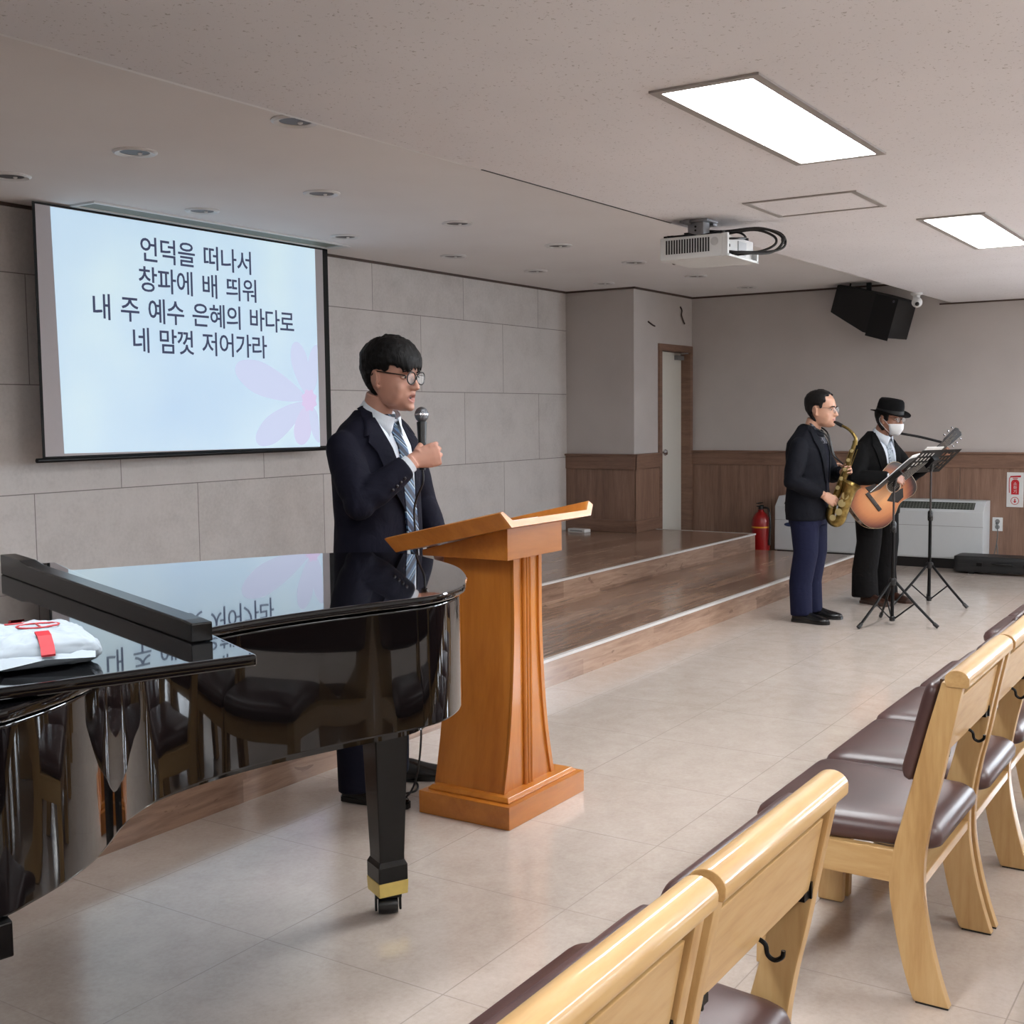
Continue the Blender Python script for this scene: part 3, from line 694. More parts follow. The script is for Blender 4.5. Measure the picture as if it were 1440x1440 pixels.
# keybed, keys and fallboard at the front end
def pp(a, n): return L(W2(a, n))
mb = MB(); mb.prism([pp(-.40, 2.05), pp(.22, 2.11), pp(.22, 3.5), pp(-.40, 3.56)], 2, .70, .756)
mb.build('keybed', SATIN, piano, bevel=.004)
mb = MB(); mb.prism([L(p) for p in ((1.047, 1.578), (.90, 1.612), (.70, 1.685), (.80, 1.90), (1.12, 1.78))], 2, .700, .7545)
mb.build('key_block', SATIN, piano, smooth=False, bevel=.003)
# legs (square, tapered, brass cuff, caster)
la = math.atan2(PA.y, PA.x)
def piano_leg(x, y, lab=None):
    o = MB(); R2 = M.Translation((x - PO.x, y - PO.y, 0)) @ M.Rotation(la, 4, 'Z')
    def sq(s, z): return [R2 @ V((a_ * s, b_ * s, z)) for a_, b_ in ((-1, -1), (1, -1), (1, 1), (-1, 1))]
    o.loft([sq(.058, .74), sq(.056, .66), sq(.052, .54), sq(.040, .19), sq(.040, .175), sq(.047, .16), sq(.047, .112)])
    lg = o.build('leg', SATIN, piano, smooth=False, bevel=.004)
    o = MB(); o.loft([sq(.048, .113), sq(.046, .070)]); o.build('brass_cuff', BRASS, lg, smooth=False, bevel=.002)
    o = MB(); R3 = M.Translation((x - PO.x, y - PO.y, 0)) @ M.Rotation(math.radians(-47), 4, 'Z')
    o.box((-.040, -.03, .058), (.040, .03, .071), R3).box((-.040, -.014, .014), (-.033, .014, .060), R3).box((.033, -.014, .014), (.040, .014, .060), R3)
    cs = o.build('caster', BLACK_M, lg, smooth=False, bevel=.002)
    o = MB(); o.lathe([(.012, -.030), (.025, -.029), (.027, -.018), (.027, .018), (.025, .029), (.012, .030)], 20, (0, 0, .0275), 0, tf=R3); o.build('wheel', BLACK_P, cs)
    return lg
piano_leg(2.744, 2.244)
piano_leg(*W2(-.18, 2.35)); piano_leg(*W2(-.18, 3.42))
mb = MB()
Rl = M.Translation((2.744 - PO.x, 2.244 - PO.y, 0)) @ M.Rotation(la, 4, 'Z')
mb.box((-.15, -.17, .672), (.13, .17, .7135), Rl).box((-.6, -.05, .66), (-.06, .05, .7135), Rl)
mb.build('leg_plate', SATIN, piano, smooth=False, bevel=.004)
# pedal lyre, out of sight under the case
mb = MB(); Ry = M.Translation((*pp(-.05, 2.9), 0)) @ M.Rotation(la, 4, 'Z')
mb.box((-.03, -.12, .14), (.03, -.08, .73), Ry).box((-.03, .08, .14), (.03, .12, .73), Ry).box((-.06, -.17, .06), (.06, .17, .15), Ry)
ly = mb.build('pedal_lyre', SATIN, piano, smooth=False, bevel=.004)

# wrapped parcel on the flap
def m_parcel(): return plain('parcel_paper', (.57, .61, .645), .8, var=.03, nscale=14)
RED_T = plain('red_tape', (.62, .07, .13), .65, var=.04)
PK_L = V((1.225, 1.765, 1.1012))
par = thing('parcel', 'small white wrapped parcel with red tape lying on the piano lid flap', 'parcel', PK_L, math.radians(-24))
def rr(sx, sy, z, jit=0, r=.02, n=5):
    pts = []
    for qx, qy, a0 in ((1, 1, 0), (-1, 1, 90), (-1, -1, 180), (1, -1, 270)):
        for k in range(n):
            a_ = math.radians(a0 + 90 * k / (n - 1))
            pts.append(V((qx * (sx - r) + r * math.cos(a_), qy * (sy - r) + r * math.sin(a_), z)))
    return pts
random.seed(5)
mb = MB()
rings = [rr(.080, .088, .0005), rr(.096, .105, .006), rr(.100, .108, .018), rr(.094, .104, .036), rr(.080, .092, .048), rr(.05, .06, .053), rr(.015, .02, .054)]
mb.loft(rings)
pb = mb.build('wrapping', m_parcel(), par, angle=.8)
md = pb.modifiers.new('sub', 'SUBSURF'); md.levels = 3; md.render_levels = 3
tx = bpy.data.textures.new('crumple', 'CLOUDS'); tx.noise_scale = .022
dm = pb.modifiers.new('crumple', 'DISPLACE'); dm.texture = tx; dm.strength = .012; dm.mid_level = .5
mb = MB()   # pointed folded ends facing the camera side
mb.add([(-.085, -.095, .030), (.085, -.095, .030), (.078, -.122, .014), (-.07, -.125, .010), (-.06, -.105, .004), (.07, -.10, .004), (0, -.128, .020)],
       [(0, 1, 2, 6), (0, 6, 3), (3, 6, 2, 5, 4), (0, 3, 4), (1, 5, 2), (0, 4, 5, 1)])
mb.build('folded_end', m_parcel(), par, smooth=False); mb = MB()
mb.add([(-.085, .095, .030), (.085, .095, .030), (.075, .122, .014), (-.07, .122, .012), (-.06, .105, .004), (.07, .10, .004)],
       [(0, 1, 2, 3), (3, 2, 5, 4), (0, 3, 4), (1, 5, 2), (0, 4, 5, 1)])
mb.build('folded_end', m_parcel(), par, smooth=False)
mb = MB()
def strip(pts, wv):
    vs = []
    for p in pts: vs += [V(p) - V(wv), V(p) + V(wv)]
    vs2 = [v + V((0, 0, -.003)) for v in vs]; n = len(vs)
    fs = [(2 * i, 2 * i + 1, 2 * i + 3, 2 * i + 2) for i in range(len(pts) - 1)]
    mb.add(vs + vs2, fs + [tuple(n + k for k in f[::-1]) for f in fs] + [(2 * i, 2 * i + 2, n + 2 * i + 2, n + 2 * i) for i in range(len(pts) - 1)] + [(2 * i + 1, n + 2 * i + 1, n + 2 * i + 3, 2 * i + 3) for i in range(len(pts) - 1)])
strip([(.004, -.127, .0275), (.006, -.112, .038), (.006, -.092, .0535), (.006, -.072, .0575)], (.011, 0, 0))
mb.build('red_tape', RED_T, par, smooth=False); mb = MB()
strip([(-.004, .070, .0575), (-.004, .090, .054), (-.004, .112, .038)], (.011, 0, 0))
mb.build('red_tape', RED_T, par, smooth=False)
mb = MB()
REDI = plain('red_print', (.66, .20, .22), .5)
mb.tube([(.014 + .033 * math.cos(t_) , .002 + .024 * math.sin(t_), .0552) for t_ in [2 * PI * k / 28 for k in range(4, 25)]], .0015, 6)
mb.tube([(.016, -.022, .0553), (.016, .026, .0553)], .0016, 6).tube([(.026, -.018, .0553), (.044, -.012, .0553), (.050, .003, .0553), (.042, .018, .0553), (.026, .022, .0553)], .0015, 6)
mb.tube([(-.03, .046, .0545), (.03, .046, .0545)], .0015, 6)
mb.build('printed_emblem', REDI, par)

# ---------------------------------------------------------------- lectern
LW = wood('lectern_cherry', (.63, .36, .10), (.71, .43, .145), (.77, .49, .19), grain=(6, 6, .8), rough=.33, coat=.25, fine=.2)
LWX = wood('lectern_cherry_flat', (.63, .36, .10), (.71, .435, .15), (.77, .49, .19), grain=(.8, 6, 6), rough=.33, coat=.25, fine=.2)
LE = wood('lectern_edge', (.66, .42, .20), (.74, .50, .27), (.80, .57, .34), grain=(.8, 6, 6), rough=.35, coat=.25)
LX, LY = 3.80, 2.53
lec = thing('lectern', 'orange-brown wooden lectern with fluted front and tilted book tray', 'lectern', (LX, LY, 0))
mb = MB(); mb.box((-.265, -.21, 0), (.285, .20, .086)); lb = mb.build('base', LWX, lec, bevel=.004)
mb = MB(); mb.loft([[V((x * (.245) + .01, y * .183 - .005, z)) for x, y in ((-1, -1), (1, -1), (1, 1), (-1, 1))] for z in (.086, .092)] + [[V((x * .232 + .01, y * .172 - .005, .104)) for x, y in ((-1, -1), (1, -1), (1, 1), (-1, 1))]])
mb.build('base_moulding', LWX, lb, smooth=False, bevel=.002)
# column: concave sides, left and right panels plus recessed front with flutes
prof = [(0.10, .181), (.2, .156), (.3, .136), (.4, .122), (.52, .110), (.7, .0985), (.84, .0985), (.975, .0995)]
pr = interp([p[0] for p in prof], [p[1] for p in prof], 4)
mb = MB()
mb.loft([[V((-h - .015, -.135, z)), V((h - .015, -.135, z)), V((h - .015, .175, z)), V((-h - .015, .175, z))] for z, h in pr])
col = mb.build('column', LW, lec, angle=.5)
mb = MB()
for sx in (-1, 1):
    mb.loft([[V((sx * h - .015, -.143, z)), V((sx * (h - (.022)) - .015, -.143, z)), V((sx * (h - .022) - .015, -.13, z)), V((sx * h - .015, -.13, z))] for z, h in pr])
mb.build('edge_strip', LW, col, angle=.5)
mb = MB()
for x in (-.028, -.008, .012): mb.tube([(x - .012, -.139, .10), (x - .012, -.139, .973)], .0085, 12)
mb.build('flute', LW, col)
mb = MB(); mb.prism([(-.18, .978), (.205, .978), (.205, 1.0), (-.18, 1.095)], 0, -.21, .175); mb.build('head_box', LWX, lec, smooth=False, bevel=.002)
# tray with upturned ends, sloping down to the speaker
sl = math.atan2(.115, .52)
Rt = M.Translation((-.04, -.27, 1.112)) @ M.Rotation(-sl, 4, 'X')
cs_ = [(-.33, .056), (-.279, .0), (.285, .0), (.318, .041), (.290, .058), (.262, .024), (-.262, .024), (-.316, .060)]
mb = MB(); mb.prism(cs_, 1, 0.008, .53, Rt); tr = mb.build('book_tray', LWX, lec, smooth=False, bevel=.002)
mb = MB(); mb.prism(cs_, 1, 0.0, .0085, Rt); mb.build('front_edging', LE, tr, smooth=False)
t = thing('paper_sheet', 'white paper sheet lying in the tray of the lectern', 'paper', (LX - .04, LY - .27, 1.112))
Rp = M.Rotation(-sl, 4, 'X')
mb = MB(); mb.box((-.21, .06, .0245), (-.0, .35, .0285), Rp); mb.build('sheet', plain('paper', (.86, .86, .85), .7, var=.02), t, smooth=False)

# ---------------------------------------------------------------- wooden chairs
CW = wood('chair_rubberwood', (.66, .50, .30), (.76, .61, .40), (.82, .69, .49), grain=(7, 7, .9), rough=.5, coat=.35, fine=.25)
CWX = wood('chair_rubberwood_across', (.66, .50, .30), (.77, .62, .41), (.82, .69, .49), grain=(.9, 7, 7), rough=.5, coat=.45, fine=.25)
CWY = wood('chair_rubberwood_side', (.66, .50, .30), (.76, .61, .40), (.82, .69, .49), grain=(7, .9, 7), rough=.5, coat=.35, fine=.25)
def m_leather():
    a = Mat('brown_leatherette', (.31, .215, .205), .38, spec=.5)
    v = a.coord(); n = a.noise(v, 260, 3, .6); b = a.noise(v, 6, 3)
    a.color(a.ramp(b, [(.3, (.275, .19, .185)), (.7, (.345, .245, .235))])); a.bump(n, .12, .001); a.roughness(a.math('MULTIPLY_ADD', b, .12, .32)); return a.m
LEA = m_leather()
CH0 = .9
def sm2(pts, k=4): return [(p.x, p.y) for p in smoothpath([(*p, 0) for p in pts], k)]
def make_chair(label):
    t = thing('wooden_chair', label, 'chair', (0, 0, 0), 0, 'wooden church chairs with brown leatherette seats')
    hw = .272
    fr = sm2([(.752, 0), (.776, .07), (.80, .17), (.819, .29), (.811, .38), (.787, .48), (.765, .57), (.733, .70), (.697, .835)])
    rr_ = sm2([(.644, .835), (.671, .70), (.694, .58), (.714, .49), (.730, .385), (.731, .28), (.715, .18), (.690, .08), (.664, 0)])
    poly = [(y - CH0, z) for y, z in fr + rr_]
    for s in (-1, 1):
        mb = MB(); mb.prism([(y, max(z, .004)) for y, z in poly], 0, s * hw, s * (hw - .032)); lg = mb.build('rear_leg', CW, t, bevel=.005, angle=.5)
        mb = MB(); mb.box((min(s * (hw - .002), s * (hw - .03)), .667 - CH0, 0), (max(s * (hw - .002), s * (hw - .03)), .748 - CH0, .005)); mb.build('foot_pad', BLACK_P, lg, smooth=False)
        fp = sm2([(1.098, .004), (1.094, .15), (1.082, .31)]) + [(1.165, .31)] + sm2([(1.165, .31), (1.172, .15), (1.174, .004)])[1:]
        mb = MB(); mb.prism([(y - CH0, z) for y, z in fp], 0, s * hw, s * (hw - .032)); lg = mb.build('front_leg', CW, t, bevel=.005, angle=.5)
        mb = MB(); mb.box((s * (hw - .001), .80 - CH0, .302), (s * (hw - .031), 1.165 - CH0, .386)) if s > 0 else mb.box((-hw + .001, .80 - CH0, .302), (-hw + .031, 1.165 - CH0, .386))
        mb.build('side_apron', CWY, t, bevel=.004, smooth=False)
    mb = MB(); mb.box((-hw + .03, 1.137 - CH0, .302), (hw - .03, 1.164 - CH0, .386)); mb.build('front_apron', CWX, t, smooth=False, bevel=.003)
    mb = MB(); mb.box((-hw + .031, .735 - CH0, .300), (hw - .031, .80 - CH0, .326)).box((-hw + .031, .775 - CH0, .326), (hw - .031, .80 - CH0, .384)); mb.build('rear_apron', CWX, t, smooth=False, bevel=.003)
    # seat cushion: domed, wider at the front
    mb = MB(); rings = []
    for z, g in ((.387, .012), (.395, .002), (.415, 0), (.432, .006), (.444, .020), (.452, .045), (.457, .09), (.459, .16)):
        y0, y1 = .705 + g, 1.185 - g; ring = []
        for qx, qy, a0 in ((1, 1, 0), (-1, 1, 90), (-1, -1, 180), (1, -1, 270)):
            for k in range(6):
                a_ = math.radians(a0 + 18 * k); r = .045
                hx = (.278 if qy > 0 else .236) - g
                r = min(r, (y1 - y0) * .4, hx * .8)
                ring.append(V((qx * (hx - r) + r * math.cos(a_), (y1 - r if qy > 0 else y0 + r) + r * math.sin(a_) - CH0, z)))
        rings.append(ring)
    mb.loft(rings); mb.build('seat_cushion', LEA, t, angle=1.2)
    # back: wooden panel, top rail, cushion
    mb = MB(); mb.prism([(.662 - CH0, .790), (.682 - CH0, .790), (.706 - CH0, .652), (.688 - CH0, .652)], 0, -hw + .036, hw - .036); mb.build('back_panel', CWX, t, smooth=False, bevel=.0025)
    mb = MB(); mb.prism([(.684 - CH0, .806), (.708 - CH0, .806), (.708 - CH0, .835), (.69 - CH0, .835)], 0, -hw + .032, hw - .032); mb.build('slot_shade', plain('slot_shadow_wood', (.30, .20, .11), .6), t, smooth=False)  # dark brown strip painting the shade in the slot under the rail
    c = (.660 - CH0, .842)
    pr_ = [(c[0] + .030 * math.cos(a_), c[1] + (.026 * math.sin(a_))) for a_ in [PI * k / 14 - .12 for k in range(15)]]
    pr_ = pr_ + [(c[0] - .029, c[1] - .012), (c[0] - .025, c[1] - .018), (c[0] + .026, c[1] - .018)]
    mb = MB(); mb.prism(pr_, 0, -.276, .276); mb.build('top_rail', CWX, t, bevel=.004, angle=.7)
    mb = MB(); rings = []
    for d, g in ((0, .004), (.010, 0), (.024, .003), (.034, .014), (.038, .04)):
        ring = []
        for qx, qz, a0 in ((1, 1, 0), (-1, 1, 90), (-1, -1, 180), (1, -1, 270)):
            for k in range(5):
                a_ = math.radians(a0 + 22.5 * k); r = .025
                x = qx * (.262 - g - r) + r * math.cos(a_); z = (.822 - g - r if qz > 0 else .565 + g + r) + r * math.sin(a_)
                y = .771 - .072 * (z - .56) / .285 + d * .97
                ring.append(V((x, y - CH0, z + d * .22)))
        rings.append(ring)
    mb.loft(rings); mb.build('back_cushion', LEA, t, angle=1.2)
    mb = MB(); yh = .69 - CH0
    mb.tube(smoothpath([(0, yh, .655), (0, yh - .012, .648), (0, yh - .016, .632), (0, yh - .028, .626), (0, yh - .040, .634), (0, yh - .042, .645)], 4), .004, 8); mb.build('bag_hook', BLACK_M, t)
    for s in (-1, 1):
        mb = MB(); mb.cbox((s * .222, yh + .006, .648), (.028, .02, .014)).cbox((s * .236, yh + .002, .655), (.006, .02, .03)); mb.build('bracket', BLACK_M, t, smooth=False)
    return t
CX = [1.205, 1.780, 3.283, 3.848, 4.415, 4.985, 6.27, 6.84]
CLB = ['wooden chair nearest the camera, its back cut by the bottom edge of the picture', 'wooden chair right of the nearest one, its rounded rail end showing at bottom centre',
       'wooden chair with whole backrest and both rear legs in view at lower right', 'wooden chair just right of the full chair at lower right, cut by the picture edge', 
       'third chair of the lower right row, its brown seat showing past the second seat', 'fourth and farthest chair of the lower right row, a sliver of its brown seat showing',
       'chair beyond the gap at the right edge, brown seat corner on pale frame', 'farthest chair at the right picture edge, only a bit of brown seat showing']
c0 = make_chair(CLB[0])
for i, (x, lb_) in enumerate(zip(CX, CLB)):
    c = c0 if i == 0 else copy_tree(c0)
    c.location = (x, CH0 + (.0, .0, .0, -.004, .004, 0, .02, .02)[i], 0); c['label'] = lb_

for k in range(9):
    c = copy_tree(c0); c.location = (.66 + .57 * k + (.42 if k > 2 else 0), CH0 - .98, 0)
    c['label'] = 'wooden chair of the second row, seen mirrored in the piano side'; c['group'] = 'second row of wooden chairs mirrored in the piano'

# ---------------------------------------------------------------- projector
PJ = V((6.08, 2.72, ZM))
pj = thing('projector', 'white ceiling-mounted projector with ventilation grille and black cables', 'projector', PJ)
PW = plain('projector_white', (.83, .84, .84), .4, var=.02)
tfp = M.Translation((0, 0, 0))
x0, x1, y0, y1, z0, z1 = -.135, .30, -.225, .165, -.215, -.095
mb = MB(); mb.box((x0, y0 + .03, z0), (x1, y1, z1)); bodyp = mb.build('body', PW, pj, bevel=.008)
mb = MB()   # rear frame around the recessed connector panel
mb.box((x0, y0, z0), (x0 + .02, y0 + .031, z1 - .0)).box((x1 - .02, y0, z0), (x1, y0 + .031, z1 - .05)).box((x0, y0, z0), (x1, y0 + .031, z0 + .012)); mb.build('rear_frame', PW, bodyp, smooth=False, bevel=.002)
mb = MB()
for k in range(17):
    yy = y1 - .035 - k * .0152
    mb.box((x0 - .0015, yy - .009, z0 + .03), (x0 + .002, yy, z1 - .016))
mb.build('vent_grille', plain('vent_dark', (.10, .10, .11), .6), bodyp, smooth=False)
mb = MB(); mb.lathe([(.001, -.0015), (.021, -.0015), (.022, 0)], 24, (x0, y0 + .075, (z0 + z1) / 2 + .02), 0); mb.build('round_badge', plain('badge_grey', (.72, .73, .73), .5), bodyp)
mb = MB()
for (cx_, cz_, w_, h_) in ((-.10, -.12, .03, .016), (-.10, -.145, .022, .012), (-.065, -.15, .018, .014), (-.06, -.185, .05, .014), (-.1, -.185, .018, .012), (0, -.195, .04, .016), (.05, -.19, .012, .012)):
    mb.cbox((cx_ + .02, y0 + .029, cz_), (w_, .006, h_))
mb.build('connector', BLACK_P, bodyp, smooth=False)
mb = MB(); mb.cbox((.13, y0 + .028, -.15), (.11, .006, .07)); mb.build('connector_plate', plain('plate_grey', (.72, .74, .76), .4), bodyp, smooth=False)
mb = MB(); mb.lathe([(.05, .0), (.055, .03), (.045, .032), (.04, .02), (.002, .02)], 24, (.1, y1, -.155), 1); mb.build('lens', BLACK_P, bodyp)
mb = MB()
for xx, yy in ((x0 + .05, y0 + .05), (x1 - .05, y0 + .05), (x0 + .05, y1 - .05), (x1 - .05, y1 - .05)): mb.lathe([(.012, z1), (.012, z1 + .016), (.001, z1 + .016)], 12, (xx, yy, 0))
mb.build('foot', BLACK_P, bodyp)
mb = MB(); MET = plain('mount_steel', (.60, .60, .61), .4, .7)
mb.box((-.07, -.08, -.012), (.08, .08, -.001)).box((-.09, .02, -.022), (-.05, .05, -.001)).box((.06, -.06, -.02), (.11, -.02, -.001))
mb.box((-.035, -.045, -.078), (.045, -.041, -.01)).box((-.035, .041, -.078), (.045, .045, -.01)).box((-.04, -.045, -.078), (-.035, .045, -.01))
mt = mb.build('ceiling_mount', MET, pj, smooth=False, bevel=.001)
mb = MB()
for zz in (-.035, -.055): mb.lathe([(.006, -.042), (.006, -.0405), (.001, -.042)], 10, (0, 0, zz), 0)
mb.build('mount_hole', BLACK_P, mt)
mb = MB()
mb.box((-.16, -.012, -.092), (.27, .012, -.082)).tube([(-.12, .13, -.09), (0, 0, -.082), (.25, -.16, -.09)], .008, 8).tube([(-.14, -.19, -.09), (0, 0, -.082), (.25, .18, -.09)], .008, 8).box((-.12, .02, -.098), (.0, .15, -.084))
mb.build('mount_arm', BLACK_M, pj, smooth=False)
CAB = plain('black_cable', (.04, .04, .045), .45)
for pts, r in (([(.04, -.03, -.05), (.12, -.10, -.05), (.22, -.26, -.035), (.27, -.36, -.075), (.24, -.38, -.13), (.16, -.34, -.18), (-.02, -.25, -.19), (-.06, -.2, -.185)], .0075),
               ([(.04, -.03, -.06), (.12, -.10, -.063), (.20, -.24, -.045), (.25, -.33, -.08), (.22, -.35, -.13), (.12, -.30, -.175), (-.01, -.24, -.186), (-.02, -.2, -.19)], .007),
               ([(.04, -.03, -.055), (.10, -.10, -.056), (.19, -.25, -.04), (.285, -.35, -.06), (.275, -.39, -.12), (.2, -.37, -.165), (.05, -.26, -.19), (.02, -.2, -.195)], .0065),
               ([(.04, -.03, -.05), (.09, -.12, -.06), (.09, -.2, -.07), (.05, -.25, -.105), (-.04, -.24, -.118), (-.08, -.2, -.12)], .006)):
    mb = MB(); mb.tube(smoothpath(pts, 7), r, 8); mb.build('cable', CAB, pj)
mb = MB(); mb.ell((.282, -.375, -.10), (.014, .014, .024), 12, 8); mb.build('cable_choke', CAB, pj)

# ---------------------------------------------------------------- hanging loudspeaker, camera, wire stubs
SPK = plain('speaker_cabinet', (.016, .016, .02), .6)
t = thing('hanging_loudspeaker', 'black loudspeaker box hung from the ceiling edge above the two musicians', 'speaker', (11.8, 3.40, ZM))
def spk_pts():
    # a wedge cabinet tipped down and toward the hall
    A = [px_ for px_ in ()]
    return A
Rs = M.Translation((0, .02, -.075)) @ M.Rotation(math.radians(-12), 4, 'Z') @ M.Rotation(math.radians(16), 4, 'X')
mb = MB()
rings = []
for yy, wx, zt, zb in ((.40, .13, .18, -.09), (.36, .14, .19, -.10), (-.03, .20, .19, -.195), (-.30, .20, .18, -.195)):
    rings.append([V((-wx, yy, zb)), V((wx, yy, zb)), V((wx, yy, zt)), V((-wx, yy, zt))])
mb.tf = Rs; mb.loft(rings); sb = mb.build('cabinet', SPK, t, smooth=False, bevel=.008)
mb = MB(); mb.tf = Rs; mb.cbox((-.201, -.19, -.02), (.006, .24, .40)); mb.build('grille', plain('speaker_grille', (.02, .02, .028), .8, nscale=600, var=.4), sb, smooth=False)
mb = MB(); mb.tf = Rs; mb.lathe([(.012, -.206), (.014, -.2), (.001, -.207)], 14, (0, -.27, .15), 0); mb.build('badge', plain('badge_dim', (.35, .36, .4), .3, .7), sb)
mb = MB(); mb.box((-.02, .06, -.02), (.02, .10, .215)).tube([(0, .30, .02), (0, .26, .22)], .008, 8).tube([(0, -.1, -.0), (0, -.1, .02)], .008, 8); mb.build('bracket', BLACK_M, t, smooth=False)
t = thing('security_camera', 'small white dome security camera under the ceiling right of the black loudspeaker', 'camera', (10.88, 2.79, ZM))
mb = MB(); mb.lathe([(.05, 0), (.05, -.015), (.03, -.025), (.03, -.05)], 20); cb = mb.build('base', WHITE_P, t)
mb = MB(); mb.ell((-.02, -.01, -.085), (.046, .046, .046), 20, 12); hb = mb.build('ball_housing', WHITE_P, t)
mb = MB(); mb.ell((-.052, -.02, -.101), (.02, .02, .02), 14, 9); mb.build('lens', BLACK_P, hb)
for i_, (pts, lb_) in enumerate(((([(11.03, 5.489, 2.44), (11.05, 5.47, 2.42), (11.12, 5.475, 2.405), (11.17, 5.48, 2.40)]), 'short bent dark wire stub on the wall above the door, the lower left one'),
                                (([(11.80, 5.489, 2.64), (11.80, 5.47, 2.60), (11.79, 5.47, 2.55), (11.84, 5.475, 2.50), (11.87, 5.47, 2.46)]), 'longer dark wire stub hanging from the wall above the door, the upper right one'))):
    mb = MB(); mb.tube(smoothpath(pts, 4), .008, 8); tag(mb.build('wire_stub', plain('wire_brown', (.22, .17, .15), .6)), lb_, 'wire', 'wire stubs above the door')
# small white box on the platform
t = thing('adapter_box', 'small white box lying on the stage by the corner pier, right of the lectern tray', 'box', (10.53, 6.02, 2 * ST), math.radians(-10))
mb = MB(); mb.box((-.05, -.11, 0), (.05, .11, .035)); bb_ = mb.build('case', WHITE_P, t, bevel=.006)
mb = MB(); mb.box((-.052, -.08, .012), (-.049, .08, .022)); mb.build('slot', GREY_P, bb_, smooth=False)

# ---------------------------------------------------------------- fire extinguisher
t = thing('fire_extinguisher', 'red fire extinguisher with yellow band half hidden beside the white air conditioner', 'extinguisher', (11.70, 4.535, 0))
REDP = plain('extinguisher_red', (.55, .05, .055), .3, var=.08)
mb = MB(); mb.lathe([(.05, 0), (.088, .005), (.092, .03), (.092, .37), (.085, .42), (.06, .465), (.03, .49), (.03, .51)], 28); fb = mb.build('cylinder', REDP, t)
mb = MB(); mb.lathe([(.0935, .325), (.0935, .34)], 28, cap=False); mb.build('yellow_band', plain('yellow_band', (.85, .62, .15), .4), fb, smooth=True)
mb = MB(); mb.lathe([(.02, .505), (.026, .515), (.026, .55), (.012, .56)], 16).box((-.09, -.012, .545), (.05, .012, .556)).box((-.1, -.012, .575), (.02, .012, .585)); mb.build('valve', BLACK_P, t, smooth=False)
mb = MB(); mb.tube(smoothpath([(0, -.02, .53), (0, -.08, .52), (-.03, -.11, .42), (-.03, -.108, .25), (-.03, -.105, .15)], 5), .011, 8); mb.build('hose', BLACK_P, t)

# ---------------------------------------------------------------- floor air conditioner
t = thing('air_conditioner', 'long white floor-standing air conditioner against the wainscot behind the musicians', 'air conditioner', (11.93, 3.395, 0))
ACW = plain('ac_casing', (.77, .79, .80), .45, var=.02)
mb = MB()
pr_ = [(-.145, .095), (-.15, .11), (-.15, .545), (-.035, .645), (.15, .645), (.15, .095)]
mb.prism(pr_, 1, -1.02, 1.02); ab = mb.build('casing', ACW, t, smooth=False, bevel=.006)
mb = MB(); mb.box((-.13, -1.0, 0), (.15, 1.0, .097)); mb.build('plinth', BLACK_P, t, smooth=False)
nx = V((-.10, 0, .115)).normalized(); 
def slope_quad(mb, ya, yb, s0, s1, th):
    a_ = V((-.15, 0, .545)); d_ = V((.115, 0, .10)); nn = V((-.10, 0, .115)).normalized()
    vs = []
    for k in (0, th):
        for yy, s in ((ya, s0), (yb, s0), (yb, s1), (ya, s1)):
            p = a_ + d_ * s + nn * (k + .0005); vs.append((p.x, yy, p.z))
    mb.add(vs, [(3, 2, 1, 0), (4, 5, 6, 7), (0, 1, 5, 4), (1, 2, 6, 5), (2, 3, 7, 6), (3, 0, 4, 7)])
mb = MB(); slope_quad(mb, -.93, .60, .22, .82, .002); slope_quad(mb, .76, .93, .22, .82, .002)
mb.build('outlet_grille', plain('grille_dark', (.22, .24, .22), .6), ab, smooth=False)
mb = MB()
for k in range(52):
    yy = -.92 + k * .0292
    slope_quad(mb, yy, yy + .006, .22, .82, .004)
for k in range(3): slope_quad(mb, -.93, .60, .36 + k * .14, .375 + k * .14, .004)
mb.build('louvre', plain('louvre_grey', (.42, .44, .42), .5), ab, smooth=False)
mb = MB(); mb.box((-.1515, -1.02, .405), (-.149, 1.02, .409)); mb.build('panel_seam', plain('seam_grey', (.55, .56, .57), .6), ab, smooth=False)
mb = MB(); mb.lathe([(.001, -.1535), (.055, -.153), (.06, -.15)], 28, (0, .86, .36), 0, tf=M.Translation((0, 0, .36)) @ M.Scale(.36, 4, (0, 0, 1)) @ M.Translation((0, 0, -.36)))
mb.build('oval_badge', plain('badge_navy', (.12, .19, .33), .4), ab)

# ---------------------------------------------------------------- wall sign, outlet, guitar case
t = thing('extinguisher_sign', 'white wall sign with red fire extinguisher pictogram and arrow at the right edge', 'sign', (XS - .019, 2.155, .75))
mb = MB(); mb.box((-.006, -.075, -.165), (0, .075, .165)); sgn = mb.build('board', WHITE_P, t, smooth=False, bevel=.002)
REDS = plain('sign_red', (.72, .09, .13), .5, var=.02)
def flatx(pts, name, m, x, par_):
    mb = MB(); mb.prism(pts, 0, x, x - .0008); return mb.build(name, m, par_, smooth=False)
mb = MB(); cyl = [(-.034, -.045), (.034, -.045), (.036, .07), (.028, .088), (.012, .098), (-.012, .098), (-.028, .088), (-.036, .07)]
mb.prism(cyl, 0, -.0062, -.0072).prism([(-.022, .104), (.022, .104), (.022, .112), (-.022, .112)], 0, -.0062, -.0072).prism([(-.05, .120), (.045, .116), (.045, .13), (-.05, .137)], 0, -.0062, -.0072)
mb.tube(smoothpath([(-.0066, .03, .125), (-.0066, .05, .11), (-.0066, .053, .05), (-.0066, .05, -.03)], 4), .0035, 6)
mb.build('pictogram', REDS, sgn, smooth=False)
for ch, zz in (('소', .045), ('화', .008), ('기', -.030)):
    glyphs(ch, .03, 0, .000108, .000108, (-.0078, .0172, zz - .001), WHITE_P, sgn, 'sign_letter', 0, plane='yz')
